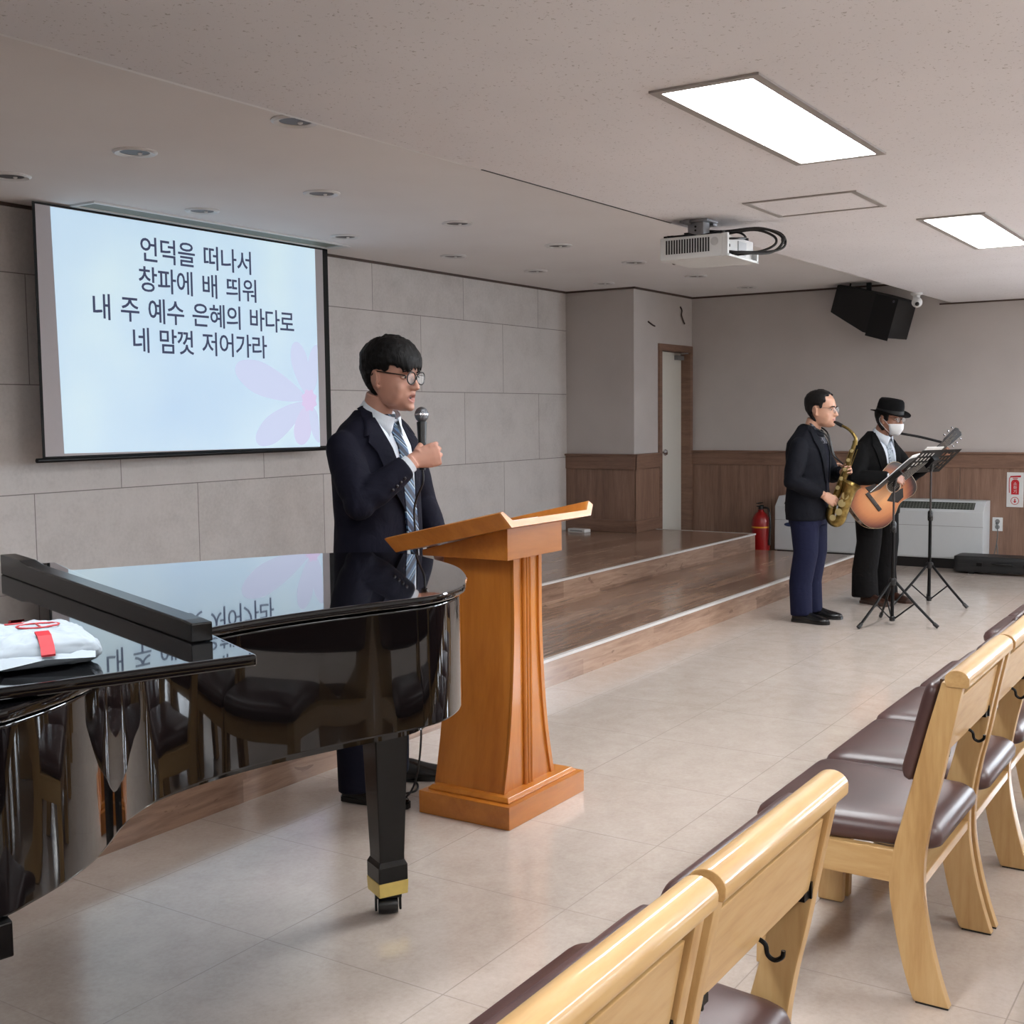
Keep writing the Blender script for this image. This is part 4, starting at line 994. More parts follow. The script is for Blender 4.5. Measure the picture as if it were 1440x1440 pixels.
mb = MB(); mb.lathe([(.032, -.0066), (.037, -.0066)], 30, (0, 0, -.105), 0, cap=False)
mb.tube([(-.0066, .0345 * math.cos(k * PI / 15), -.105 + .0345 * math.sin(k * PI / 15)) for k in range(30)], .0028, 6, close=True)
mb.prism([(-.005, -.085), (.005, -.085), (.005, -.108), (.016, -.108), (0, -.127), (-.016, -.108), (-.005, -.108)], 0, -.0062, -.0072); mb.build('arrow_mark', REDS, sgn, smooth=False)

t = thing('wall_outlet', 'white wall socket with grey plug below the extinguisher sign', 'outlet', (XS - .019, 2.305, .417))
mb = MB(); mb.box((-.012, -.046, -.065), (0, .046, .065)); ob_ = mb.build('plate', WHITE_P, t, bevel=.004)
mb = MB()
for zz in (.028, -.026): mb.lathe([(.001, -.013), (.02, -.0135), (.022, -.012)], 18, (0, 0, zz), 0)
mb.build('socket', GREY_P, ob_)
t = thing('plug_cord', 'grey plug and cord running from the wall socket down behind the guitar case', 'cord', (XS - .032, 2.305, .40))
GC = plain('grey_cord', (.36, .38, .38), .5)
mb = MB(); mb.lathe([(.014, 0), (.014, -.02), (.008, -.03), (.001, -.03)], 12, (0, 0, .028), 0); pl = mb.build('plug', GC, t)
mb = MB(); mb.tube(smoothpath([(-.022, 0, .028), (-.045, -.005, .01), (-.03, -.01, -.06), (-.02, -.0, -.16), (-.02, .02, -.27), (-.02, .06, -.37), (-.02, .08, -.395)], 5), .0045, 6)
mb.tube(smoothpath([(-.02, -.0, -.16), (-.022, -.012, -.25), (-.02, -.01, -.39)], 4), .0045, 6); mb.build('cord', GC, t)

CASE = plain('case_black', (.05, .055, .065), .5, bump=.1, nscale=200)
t = thing('guitar_case', 'long black instrument case lying on the floor by the wall at the right edge', 'case', (11.62, 1.92, 0))
mb = MB(); mb.tf = M.Scale(1, 4, (1, 0, 0))
prr = [(-.14, .018), (-.15, .05), (-.15, .125), (-.13, .165), (.13, .165), (.15, .125), (.15, .05), (.14, .018)]
rings = [[V((x * k, y, .018 + (z - .018) * (.8 + .2 * k))) for x, z in prr] for y, k in ((.655, .75), (.635, .95), (.60, 1), (-.60, 1), (-.64, .9), (-.655, .7))]
mb.loft(rings); kb = mb.build('shell', CASE, t, bevel=.006, angle=.7)
mb = MB(); mb.box((-.1525, -.61, .088), (-.149, .61, .094)); mb.build('seam', BLACK_P, kb, smooth=False)
for yy in (.42, .02, -.42):
    mb = MB(); mb.cbox((-.154, yy, .095), (.008, .05, .035)); mb.build('latch', BLACK_M, kb, smooth=False, bevel=.002)
mb = MB(); mb.tube(smoothpath([(-.15, .30, .10), (-.18, .29, .105), (-.18, .15, .105), (-.15, .14, .10)], 4), .008, 8); mb.build('handle', BLACK_P, t)
mb = MB()
for yy in (.5, -.5): 
    for xx in (-.1, .1): mb.cbox((xx, yy, .0095), (.03, .05, .019))
mb.build('foot', BLACK_P, t, smooth=False)

# ---------------------------------------------------------------- music stands
def music_stand(loc, rot_legs, wv, sv, zt, label, perforated, pole_top):
    """tripod stand; wv = desk width vector, sv = desk slant vector (up the desk)"""
    t = thing('music_stand', label, 'music stand', loc, 0, 'black tripod music stands')
    mb = MB(); mb.tube([(0, 0, .03), (0, 0, .70)], .0125, 12); p = mb.build('lower_pole', BLACK_M, t)
    mb = MB(); mb.tube([(0, 0, .66), (0, 0, pole_top)], .0075, 10); mb.build('upper_pole', plain('upper_pole_grey', (.30, .28, .28), .35, .7), t)
    mb = MB(); mb.lathe([(.018, .655), (.02, .67), (.02, .72), (.014, .735)], 14).tube([(0, 0, .69), (-.045, -.01, .69)], .008, 8); mb.ell((-.05, -.011, .69), (.012, .018, .022)); mb.build('clamp_knob', BLACK_P, t)
    mb = MB(); mb.lathe([(.02, .285), (.028, .295), (.028, .325), (.018, .335)], 16); mb.build('leg_hub', BLACK_P, t)
    mb = MB(); mb.lathe([(.016, .03), (.02, .035), (.02, .06), (.016, .065)], 14); mb.build('lower_collar', BLACK_P, t)
    for k in range(3):
        a_ = rot_legs + k * 2 * PI / 3; d = V((math.cos(a_), math.sin(a_), 0))
        mb = MB(); mb.tube([d * .02 + V((0, 0, .31)), d * .17 + V((0, 0, .15)), d * .30 + V((0, 0, .022))], .0095, 8); lg = mb.build('leg', BLACK_M, t)
        mb = MB(); mb.tube([d * .285 + V((0, 0, .036)), d * .315 + V((0, 0, .012))], .014, 10); mb.build('rubber_foot', BLACK_P, lg)
        mb = MB(); mb.tube([d * .018 + V((0, 0, .05)), d * .155 + V((0, 0, .166))], .0055, 6); mb.build('brace', BLACK_M, lg)
    wv, sv = V(wv), V(sv); n = wv.cross(sv).normalized(); wl, sl_ = wv.length, sv.length
    if n.z < 0: n = -n
    R = M(((wv.x / wl, sv.x / sl_, n.x, 0), (wv.y / wl, sv.y / sl_, n.y, 0), (wv.z / wl, sv.z / sl_, n.z, 0), (0, 0, 0, 1)))
    R = M.Translation((0, 0, zt)) @ R
    # plate with slots: strips between hole columns
    cols, rows = 10, 4
    mb = MB(); hw, hh = wl / 2, sl_ / 2; th = .0025
    bmx = []
    holes = []
    if perforated:
        for c in range(cols):
            xx = -hw + .045 + c * (wl - .09) / (cols - 1)
            if abs(xx) < .055: continue
            for r_ in range(rows): holes.append((xx, -hh + .055 + r_ * (sl_ - .11) / (rows - 1)))
    hx, hy = .0115, .019
    xs_ = sorted({-hw, hw} | {round(v, 5) for x, _ in holes for v in (x - hx, x + hx)})
    ys_ = sorted({-hh, hh} | {round(v, 5) for _, y in holes for v in (y - hy, y + hy)})
    vid = {}; vs = []; fs = []
    def vi(i, j, k):
        if (i, j, k) not in vid: vid[(i, j, k)] = len(vs); vs.append(R @ V((xs_[i], ys_[j], k * th)))
        return vid[(i, j, k)]
    solid = {}
    for i in range(len(xs_) - 1):
        for j in range(len(ys_) - 1):
            cx_, cy_ = (xs_[i] + xs_[i + 1]) / 2, (ys_[j] + ys_[j + 1]) / 2
            solid[(i, j)] = not any(abs(cx_ - x) < hx and abs(cy_ - y) < hy for x, y in holes)
    for (i, j), s_ in solid.items():
        if not s_: continue
        fs.append((vi(i, j, 1), vi(i + 1, j, 1), vi(i + 1, j + 1, 1), vi(i, j + 1, 1))); fs.append((vi(i, j, 0), vi(i, j + 1, 0), vi(i + 1, j + 1, 0), vi(i + 1, j, 0)))
        for di, dj, a_, b_ in ((-1, 0, (i, j + 1), (i, j)), (1, 0, (i + 1, j), (i + 1, j + 1)), (0, -1, (i, j), (i + 1, j)), (0, 1, (i + 1, j + 1), (i, j + 1))):
            if not solid.get((i + di, j + dj), False): fs.append((vi(*a_, 1), vi(*a_, 0), vi(*b_, 0), vi(*b_, 1)))
    mb.add(vs, fs); dk = mb.build('desk', BLACK_M, t, smooth=False)
    mb = MB(); mb.box((-hw, -hh, 0), (hw, -hh + .003, .045), R).box((-hw, -hh, .04), (hw, -hh + .003, .052), R); mb.build('ledge', BLACK_M, dk, smooth=False)
    mb = MB(); mb.box((-.035, -.05, -.03), (.035, .05, -.0005), R).tube([(0, 0, pole_top - .02), R @ V((0, 0, -.02))], .012, 10); mb.build('desk_bracket', BLACK_P, t, smooth=False)
    return t, R, hw, hh
S1, S2 = V((8.45, 2.30, 0)), V((9.5, 2.305, 0))
_, R1, hw1, hh1 = music_stand(S1, math.radians(150), (.44, .06, 0), (.03, -.255, .235), 1.06, 'front music stand, desk edge-on with white sheets, before the saxophonist', False, 1.0)
_, R2, hw2, hh2 = music_stand(S2, math.radians(255), (.41, -.19, 0), (-.09, -.19, .18), 1.115, 'rear music stand with perforated black desk, before the guitarist', True, 1.06)
PAP = plain('paper', (.86, .86, .85), .7)
for St, R, hh, lb_, nm in ((S1, R1, hh1, 'white song sheets resting on the front music stand by the saxophonist', 'a'), (S2, R2, hh2, 'white song sheets on the left half of the perforated music stand desk', 'b')):
    t = thing('sheet_music', lb_, 'sheet music', St, 0, 'song sheets on the music stands')
    mb = MB()
    xx = (-.21, .21) if nm == 'a' else (-.205, -.01)
    mb.box((xx[0], -hh + .005, .0035), (xx[1], hh + .03, .0095), R); mb.build('sheets', PAP, t, smooth=False)

# ---------------------------------------------------------------- people
def m_skin(name, c, lipc):
    a = Mat(name, c, .45, spec=.4)
    v = a.coord(); n = a.noise(v, 40, 3); b = a.noise(v, 9, 2)
    cc = srgb(c)
    mx = a.node('ShaderNodeMix', data_type='RGBA'); mx.inputs['A'].default_value = (cc[0] * .9, cc[1] * .84, cc[2] * .82, 1); mx.inputs['B'].default_value = (min(1, cc[0] * 1.08), cc[1] * 1.08, cc[2] * 1.06, 1)
    a.link(a.math('MULTIPLY_ADD', n, .3, a.math('MULTIPLY', b, .7)), mx.inputs['Factor']); a.color(mx.outputs['Result'])
    a.b.inputs['Subsurface Weight'].default_value = .08; a.b.inputs['Subsurface Radius'].default_value = (.01, .004, .002)
    a.bump(n, .08, .001)
    l = plain(name + '_lips', lipc, .4)
    return a.m, l
def m_hair(name, c, rough=.55):
    a = Mat(name, c, rough, spec=.18)
    v = a.coord((160, 160, 22)); n = a.noise(v, 1., 4, .7, .6)
    cc = srgb(c)
    mx = a.node('ShaderNodeMix', data_type='RGBA'); mx.inputs['A'].default_value = (*[x * .6 for x in cc], 1); mx.inputs['B'].default_value = (*[min(1, x * 1.7) for x in cc], 1)
    a.link(n, mx.inputs['Factor']); a.color(mx.outputs['Result']); a.bump(n, .5, .006); return a.m

HEADP = [(-.004, -.072, -.050, .018), (.004, -.088, -.03, .030), (.02, -.096, -.005, .045), (.045, -.096, .030, .057), (.07, -.094, .060, .064), (.095, -.089, .082, .069), (.115, -.088, .092, .072), (.135, -.093, .097, .073), (.155, -.092, .100, .0745), (.18, -.083, .099, .0735), (.205, -.062, .085, .064), (.222, -.036, .062, .047), (.232, -.006, .034, .026), (.235, .006, .02, .012)]
def head_section(z):
    P = HEADP
    for i in range(len(P) - 1):
        if z <= P[i + 1][0] or i == len(P) - 2:
            t = max(0, min(1, (z - P[i][0]) / (P[i + 1][0] - P[i][0])))
            return [P[i][k] + (P[i + 1][k] - P[i][k]) * t for k in range(1, 4)]
def head_point(z, t, grow=0.):
    """t: angle round the head, 0 = front, +-pi = back; positive = person's left"""
    yf, yb, w_ = head_section(z)
    c, s = math.cos(t), math.sin(t)
    x = math.copysign(abs(s) ** .92, s) * (w_ + grow)
    y = (yf - grow) * abs(c) ** .92 if c > 0 else (yb + grow) * abs(c) ** .92
    return V((x, y, z))
def head_prims(mb, T, mouth_open=0., nose=1.0, cheeks=1.0):
    mb.tf = T
    mb.loft([[head_point(z, 2 * PI * k / 28) for k in range(28)] for z, *_ in HEADP])
    # nose
    mb.tube([(0, -.084, .126), (0, -.094, .110), (0, -.106, .093), (0, -.1125 * nose, .081), (0, -.1, .074)], [.008, .0085, .0105, .0125, .009], 10)
    for s in (-1, 1):
        mb.ell((s * .0125, -.097, .078), (.009, .012, .0075), 10, 7)
        mb.ell((s * .033 * cheeks, -.064, .072), (.023, .019, .028), 12, 8)          # cheek
        mb.ell((s * .040, -.052, .055), (.0175, .026, .030), 12, 8)
        mb.ell((s * .037, -.036, .038), (.0185, .034, .026), 12, 8)                      # jaw
        mb.tube([(s * .012, -.0885, .133), (s * .03, -.087, .138), (s * .05, -.072, .134)], [.007, .0085, .006], 8)   # brow ridge
        # ear
        R = M.Rotation(s * math.radians(22), 3, 'Z') @ M.Rotation(math.radians(-10), 3, 'X')
        mb.ell((s * .0775, .012, .101), (.007, .019, .031), 14, 9, R)
        mb.tube([V((s * .079, .012, .101)) + R @ V((s * .004, .018 * math.cos(q) , .029 * math.sin(q))) for q in [PI * (-.25 + 1.35 * k / 9) * -1 + PI * .95 for k in range(10)]], .0042, 6)
        mb.ell((s * .074, .0, .073), (.006, .008, .010), 8, 6)
    # lips
    o = mouth_open
    mb.tube([(-.023, -.090, .0525 - o * .2), (-.010, -.0985, .0565), (0, -.0995, .0555), (.010, -.0985, .0565), (.023, -.090, .0525 - o * .2)], [.003, .0052, .005, .0052, .003], 8)
    mb.tube([(-.022, -.090, .0505 - o * .3), (-.010, -.0975, .0465 - o), (0, -.0985, .0455 - o), (.010, -.0975, .0465 - o), (.022, -.090, .0505 - o * .3)], [.003, .0058, .0062, .0058, .003], 8)
    mb.ell((0, -.088, .018 - o * .5), (.022, .015, .015), 12, 8)                             # chin
    mb.tf = None
def head_post(T, mouth_open=0.):
    Ti = np.array(T.inverted()); Tn = np.array(T)
    def f(co):
        h = co @ Ti[:3, :3].T + Ti[:3, 3]
        for s in (-1, 1):
            d = np.exp(-(((h[:, 0] - s * .031) / .017) ** 2 + ((h[:, 2] - .115) / .010) ** 2)) * (h[:, 1] < -.04)
            h[:, 1] += .0095 * d
        if mouth_open:
            d = np.exp(-((h[:, 0] / .013) ** 2 + ((h[:, 2] - (.0510 - mouth_open * .5)) / (.003 + mouth_open * .40)) ** 2)) * (h[:, 1] < -.06)
            h[:, 1] += .016 * d
        else:
            d = np.exp(-((h[:, 0] / .018) ** 2 + ((h[:, 2] - .0512) / .0022) ** 2)) * (h[:, 1] < -.06)
            h[:, 1] += .003 * d
        return h @ Tn[:3, :3].T + Tn[:3, 3]
    return f

def hand_prims(mb, wrist, fwd, pn, curls=(50, 60, 30), thumb=(.5, .6, .4), spread=.06, sc=1., thumb_curl=25, fan=(1, 1, 1, 1), side=1):
    """fwd wrist->knuckles, pn = way the palm faces; side=1: thumb on pn x fwd... the lateral axis"""
    f = V(fwd).normalized(); p = V(pn); p = (p - f * p.dot(f)).normalized(); l = f.cross(p) * side   # l: thumb side
    wv = V(wrist)
    # palm
    rings = []
    for t, wd, th in ((-.012, .025, .019), (.01, .029, .017), (.04, .038, .0155), (.07, .042, .014), (.09, .040, .011)):
        c = wv + f * t * sc + p * (.004 * sc)
        rings.append([c + l * (wd * sc * math.cos(2 * PI * k / 14)) + p * (th * sc * math.sin(2 * PI * k / 14)) for k in range(14)])
    mb.loft(rings)
    for i, (off, ln, r) in enumerate(((.030, .072, .0085), (.0105, .080, .0088), (-.0105, .074, .0084), (-.030, .058, .0074))):
        base = wv + f * (.084 - (.004 if i in (0, 3) else 0) - (.006 if i == 3 else 0)) * sc + l * off * sc
        d = (f + l * (spread * (1.5 - i))).normalized(); pts = [base - d * .02 * sc, base]; rs = [r * sc * 1.02, r * sc * 1.08]; q = base; ang = 0.
        for frac, cu in zip((.46, .30, .24), curls):
            ang += math.radians(cu * fan[i]); dd = d * math.cos(ang) + p * math.sin(ang)
            q = q + dd * ln * frac * sc; pts.append(q); rs.append(r * sc * (.98 if len(pts) < 4 else .86))
        mb.tube(pts, rs, 9)
        mb.ell(pts[-1], (r * sc * .85,) * 3, 9, 6)
    tb = wv + f * .022 * sc + l * .026 * sc + p * .006 * sc
    td = (l * thumb[0] + f * thumb[1] + p * thumb[2]).normalized()
    t1 = tb + td * .042 * sc
    td2 = (td + p * math.radians(thumb_curl) + f * .15).normalized(); t2 = t1 + td2 * .032 * sc
    td3 = (td2 + p * math.radians(thumb_curl) * .8).normalized(); t3 = t2 + td3 * .022 * sc
    mb.tube([tb - td * .012 * sc, tb, t1, t2, t3], [.013 * sc, .0135 * sc, .0108 * sc, .0098 * sc, .0078 * sc], 9)
    mb.ell(t3, (.0078 * sc,) * 3, 9, 6)

def torso_ring(z, hw, yf, yb, xo=0., yo=0., n=32, p=.85):
    r = []
    for k in range(n):
        t = 2 * PI * k / n; c, s = math.cos(t), math.sin(t)
        r.append(V((xo + hw * math.copysign(abs(c) ** p, c), yo + (yb * abs(s) ** p if s > 0 else -yf * abs(s) ** p), z)))
    return r
def arm_tube(mb, sh, el, wr, r, k=4, bend=None):
    sh, el, wr = V(sh), V(el), V(wr)
    pts = [sh, sh.lerp(el, .33), sh.lerp(el, .7), el, el.lerp(wr, .33), el.lerp(wr, .7), wr]
    mb.tube(pts, r, 16)
    mb.ell(sh, (r[0],) * 3, 14, 9); mb.ell(el, (r[3] * .93,) * 3, 14, 9)
def glasses(parent, T, m, rim=True, r=.020, lens_alpha=.12, th=.0014, name='glasses'):
    mb = MB(); mb.tf = T
    ex, ez, ey = .0325, .113, -.107
    for s in (-1, 1):
        ring = [(s * ex + r * 1.12 * math.cos(2 * PI * k / 26), ey + .006 * abs(math.cos(2 * PI * k / 26) * .5 + s * .5 * math.cos(2 * PI * k / 26)), ez + r * .95 * math.sin(2 * PI * k / 26)) for k in range(26)]
        mb.tube(ring, th, 8, close=True)
        mb.tube(smoothpath([(s * (ex + r * 1.12), ey + .006, ez + .006), (s * .066, ey + .018, ez + .009), (s * .0745, -.05, ez + .011), (s * .0785, .008, ez + .013), (s * .081, .026, ez - .002)], 4), th, 8)
    mb.tube(smoothpath([(-.0115, ey, ez + .004), (0, ey - .004, ez + .008), (.0115, ey, ez + .004)], 4), th, 8)
    g = mb.build(name, m, parent)
    mb = MB(); mb.tf = T
    for s in (-1, 1):
        q = [(s * ex + r * 1.1 * math.cos(2 * PI * k / 26), ey + .003, ez + r * .93 * math.sin(2 * PI * k / 26)) for k in range(26)]
        mb.add(q + [(a_, b_ + .0012, c_) for a_, b_, c_ in q], [tuple(range(26)), tuple(range(26, 52))[::-1]] + [(k, 26 + k, 26 + (k + 1) % 26, (k + 1) % 26) for k in range(26)])
    if 'lens_glass' not in MATS:
        a = Mat('lens_glass', (.95, .97, .98), .03, spec=.5, alpha=.10); MATS['lens_glass'] = a.m
    mb.build('lens', MATS['lens_glass'], g, smooth=False)
    return g
EYEW = plain('eye_white', (.80, .78, .75), .25); IRIS = plain('eye_iris', (.07, .045, .035), .15)
def eyes(parent, T, look=(0, 0), lidm=None):
    for s in (-1, 1):
        c = V((s * .031, -.0715, .1145))
        mb = MB(); mb.tf = T; mb.ell(c, (.0115, .0115, .0072), 14, 9); e = mb.build('eye', EYEW, parent)
        mb = MB(); mb.tf = T; mb.ell(c + V((look[0] * .004, -.0088, look[1] * .003)), (.0058, .0036, .0056), 12, 8); mb.build('iris', IRIS, e)
        if lidm:
            mb = MB(); mb.tf = T
            mb.tube([c + V((-.0125, .003, -.001)), c + V((-.007, -.0095, .0052)), c + V((.0, -.0118, .0066)), c + V((.007, -.0095, .0052)), c + V((.0125, .003, -.001))], [.002, .003, .0032, .003, .002], 8)
            mb.tube([c + V((-.0135, .002, -.002)), c + V((-.006, -.0095, -.0068)), c + V((.006, -.0095, -.0068)), c + V((.0135, .002, -.002))], [.0015, .002, .002, .0015], 8)
            mb.build('eyelid', lidm, e)
def brows(parent, T, m):
    for s in (-1, 1):
        mb = MB(); mb.tf = T; mb.tube([(s * .014, -.0975, .132), (s * .028, -.0975, .137), (s * .042, -.090, .136), (s * .050, -.080, .131)], [.0028, .0036, .003, .0015], 7); mb.build('eyebrow', m, parent)
def hair_cap(parent, T, m, line, thick, voxel=.005, seed=1, extra=None, smooth=6, strands=150):
    """hair as one mass grown where line(t) allows; thick(z,t) its depth"""
    random.seed(seed); mb = MB(); mb.tf = T
    for iz in range(40):
        z = .02 + .215 * iz / 39
        nt = 44 if z < .2 else (34 if z < .228 else 14)
        for k in range(nt):
            t = -PI + 2 * PI * (k + .5 * (iz % 2)) / nt
            if z < line(t): continue
            g = thick(z, t); r = .006 + .45 * g
            p = head_point(z, t, g - r * .45 + random.uniform(-.0025, .0025))
            if z > .2: p.z += (g - r * .8) * min(1, (z - .2) / .035)
            mb.ell(p, (r, r, r * 1.15), 8, 5)
    for k in range(strands):
        t0 = random.uniform(-PI, PI); dr = random.uniform(.05, .28) * (1 if t0 < .5 else -1)
        zl = line(t0 + dr) + .004; pts = []; rs = []
        for j in range(8):
            u = j / 7; z = .233 + (zl - .233) * u; t = t0 + dr * u
            pts.append(head_point(z, t, thick(z, t) + random.uniform(-.001, .0025))); rs.append(.0062 * (1 - .65 * u))
        mb.tube(pts, rs, 6)
    if extra: extra(mb)
    mb.tf = None
    return blob('hair', mb, m, parent, voxel, smooth)
def shoe(parent, heel, toe_dir, L_=.285, m=None, s=1.0, name='shoe'):
    h = V(heel); d = V((toe_dir[0], toe_dir[1], 0)).normalized(); q = V((-d.y, d.x, 0))
    def sec(t, w_, top, z0=.022):
        c = h + d * (t * L_); r = []
        for k in range(18):
            a_ = 2 * PI * k / 18; x = math.cos(a_) * w_; z = math.sin(a_)
            z = z0 + (top - z0) * (z if z > 0 else 0) + (0 if z > 0 else -.006 * abs(z))
            r.append(c + q * x + V((0, 0, z)))
        return r
    mb = MB(); mb.loft([sec(-.02, .018, .05), sec(0, .030, .072), sec(.08, .036, .088), sec(.25, .038, .095), sec(.38, .040, .090), sec(.52, .043, .073), sec(.68, .048, .060), sec(.82, .046, .052), sec(.93, .034, .044), sec(.99, .016, .034)])
    o = mb.build(name, m, parent, sub=1, angle=1.2)
    mb = MB()
    pts = [(-.03, .02), (0, .034), (.15, .038), (.4, .037), (.6, .046), (.75, .050), (.88, .045), (.97, .028), (1.005, .010)]
    poly = [h + d * (t * L_) + q * w_ for t, w_ in pts] + [h + d * (t * L_) - q * w_ for t, w_ in pts[::-1]]
    mb.prism([(p.x, p.y) for p in poly], 2, .001, .021); mb.build('sole', m, o, smooth=False)
    return o
def trousers(parent, m, waist, hips, legs, cuffs=(.062, .075), voxel=.009):
    mb = MB()
    mb.loft([torso_ring(z, hw, yf, yb, 0, yo) for z, hw, yf, yb, yo in hips])
    for pts, rs in legs:
        mb.tube(pts, rs, 18, flat=1.0)
    return blob('trousers', mb, m, parent, voxel, 5, fac=.5)
SHOE_M = plain('black_shoe_leather', (.04, .04, .045), .25)

# ================= the speaker
NAVY = cloth('navy_suit', (.045, .047, .108)); SHIRT = cloth('white_shirt', (.82, .85, .89), 500, .75, .25); 
SK1, LIP1 = m_skin('skin_speaker', (.70, .53, .465), (.60, .40, .365))
HAIR1 = m_hair('hair_black', (.03, .027, .03))
sp = thing('person', 'man in navy suit and glasses speaking into a microphone behind the lectern', 'person', (3.616, 2.99, 0))
HS = 1.10
TH = M.Translation((0.0, -.086, 1.534)) @ M.Rotation(math.radians(4), 4, 'Z') @ M.Rotation(math.radians(6), 4, 'X') @ M.Scale(HS, 4)
OPEN = .013
# microphone axis
MIC_T, MIC_B = V((.006, -.238, 1.512)), V((-.018, -.256, 1.30))
mb = MB()
head_prims(mb, TH, OPEN)
mb.tube([(0, -.05, 1.585), (0, -.03, 1.53), (0, .0, 1.47), (0, .01, 1.40)], [.060, .058, .064, .09], 16)
mb.loft([torso_ring(z, hw, yf, yb) for z, hw, yf, yb in ((.92, .14, .09, .08), (1.1, .135, .09, .08), (1.3, .15, .09, .08), (1.38, .13, .07, .06), (1.45, .085, .045, .05))])
wr_R = V((-.078, -.262, 1.338))
arm_tube(mb, (-.168, -.01, 1.37), (-.245, -.145, 1.19), wr_R, [.042, .046, .045, .042, .04, .033, .028])
hand_prims(mb, wr_R, (.74, -.62, .26), (.62, .78, .01), curls=(62, 88, 50), thumb=(.28, .5, .85), spread=.0, sc=1.13, thumb_curl=38, side=1)
wr_L = V((.265, -.13, .93))
arm_tube(mb, (.168, -.01, 1.37), (.275, -.02, 1.175), wr_L, [.042, .046, .045, .042, .04, .033, .028])
hand_prims(mb, wr_L, (-.02, -.25, -1), (-.95, .1, 0), curls=(18, 22, 15), thumb=(.5, .8, .3), sc=1.0, side=-1)
for s, hx, hy in ((-1, -.10, .03), (1, .16, .06)):
    mb.tube([(s * .09, .0, .95), (s * .10, .01, .55), (hx, hy, .05)], [.07, .05, .035], 12)
def lips_fn(T):
    Ti = T.inverted()
    def f(c):
        h = Ti @ V(c)
        return 1 if (h.y < -.084 and abs(h.x) < .024 and ((h.z - .0505 + OPEN * .5) / (.0095 + OPEN * .5)) ** 2 + (h.x / .022) ** 2 < 1) else 0
    return f
body1 = blob('body', mb, None, sp, .0038, 2, local=(lambda c: c.z > 1.50, 11), post=head_post(TH, OPEN), mats=[SK1, LIP1], matfn=lips_fn(TH))
eyes(sp, TH, (0, -.3), SK1); brows(sp, TH, HAIR1)
mb = MB(); mb.tf = TH; mb.ell((0, -.0795, .0435), (.014, .008, .0065), 14, 8); mb.build('open_mouth', plain('mouth_inside', (.18, .06, .06), .5), sp)
mb = MB(); mb.tf = TH; mb.ell((0, -.0855, .0505), (.010, .004, .0025), 12, 6); mb.build('teeth', plain('teeth', (.8, .78, .72), .3), sp)
def line1(t):
    a = abs(t)
    if a < .95: return .182 - .012 * math.cos(a * 3)
    if a < 1.22: return .160
    if a < 1.42: return .126 if a > 1.3 else .140
    if a < 1.80: return .136
    if a < 2.0: return .118
    if a < 2.25: return .095
    if a < 2.6: return .065
    return .05
def thick1(z, t):
    a = abs(t)
    g = .012 + .006 * min(1, max(0, (z - .15) / .06))
    if 1.2 < a < 1.95 and z < .155: g = .005 + .006 * max(0, (z - .13) / .025)
    if a > 2.2: g = .010 + .004 * min(1, max(0, (z - .06) / .08))
    return g
def fringe1(mb):
    # side-parted fringe falling over the forehead
    for k in range(44):
        t0 = -1.05 + 2.1 * k / 43 + random.uniform(-.04, .04)
        z0 = .207; drop = (.066 if t0 < .45 else .050) + random.uniform(-.012, .008)
        if -1.0 <= t0 < -.5: drop += .006
        pts = []
        for j in range(6):
            u = j / 5; z = z0 - drop * u; t = t0 + .16 * u
            p = head_point(min(z, .23), t, .015 * (1 - u * .45) + random.uniform(0, .002)); pts.append(p)
        mb.tube(pts, [.009, .009, .0085, .0075, .0055, .0025], 7)
hair_cap(sp, TH, HAIR1, line1, thick1, .0038, 3, fringe1)
glasses(sp, TH, plain('black_frame', (.03, .025, .03), .35), r=.0222, th=.0022)

# jacket
J1 = [(.78, .205, .145, .135), (.86, .205, .15, .135), (.98, .195, .155, .13), (1.10, .190, .152, .125), (1.22, .196, .148, .13), (1.32, .202, .140, .138), (1.39, .200, .120, .138), (1.435, .185, .092, .125), (1.47, .158, .070, .108), (1.50, .112, .054, .09), (1.53, .078, .045, .078)]
mb = MB()
mb.loft([torso_ring(z, hw, yf, yb, 0, -.012 - .03 * max(0, z - 1.3)) for z, hw, yf, yb in J1])
cuffR = wr_R - (V((.74, -.62, .26)).normalized() * .0) + (V((-.248, -.140, 1.19)) - wr_R).normalized() * .035
arm_tube(mb, (-.180, -.008, 1.385), (-.248, -.140, 1.185), cuffR, [.068, .072, .070, .066, .062, .055, .047])
cuffL = V((.266, -.12, .965))
arm_tube(mb, (.180, -.008, 1.385), (.278, -.02, 1.17), cuffL, [.068, .072, .070, .064, .060, .054, .047])
def wrinkle(amp, sc, seed):
    def f(co):
        for i in range(len(co)):
            p = co[i]; q = V((p[0] * sc + seed, p[1] * sc, p[2] * sc * .6))
            d = amp * (noise.noise(q) + .5 * noise.noise(q * 2.3))
            l_ = math.hypot(p[0], p[1]) + 1e-6
            co[i][0] += p[0] / l_ * d; co[i][1] += p[1] / l_ * d
        return co
    return f
jk = blob('jacket', mb, NAVY, sp, .008, 5, post=wrinkle(.006, 9, 2.))
bvj = bvh_of(jk)
# only torso for draping the front (arms must not catch the rays)
mbt = MB(); mbt.loft([torso_ring(z, hw, yf, yb, 0, -.012 - .03 * max(0, z - 1.3), 48) for z, hw, yf, yb in J1])
bvt = BVHTree.FromPolygons([V(p) for p in mbt.v], mbt.f)
VL = [(-.060, 1.545), (-.073, 1.50), (-.060, 1.40), (-.03, 1.27), (.012, 1.12), (-.02, .92)]
VR = [(.060, 1.545), (.073, 1.50), (.066, 1.40), (.055, 1.27), (.05, 1.12), (.075, .92)]
drape('shirt_front', VL, VR, bvt, SHIRT, sp, off=.006, th=.002, nv=24, nu=8)
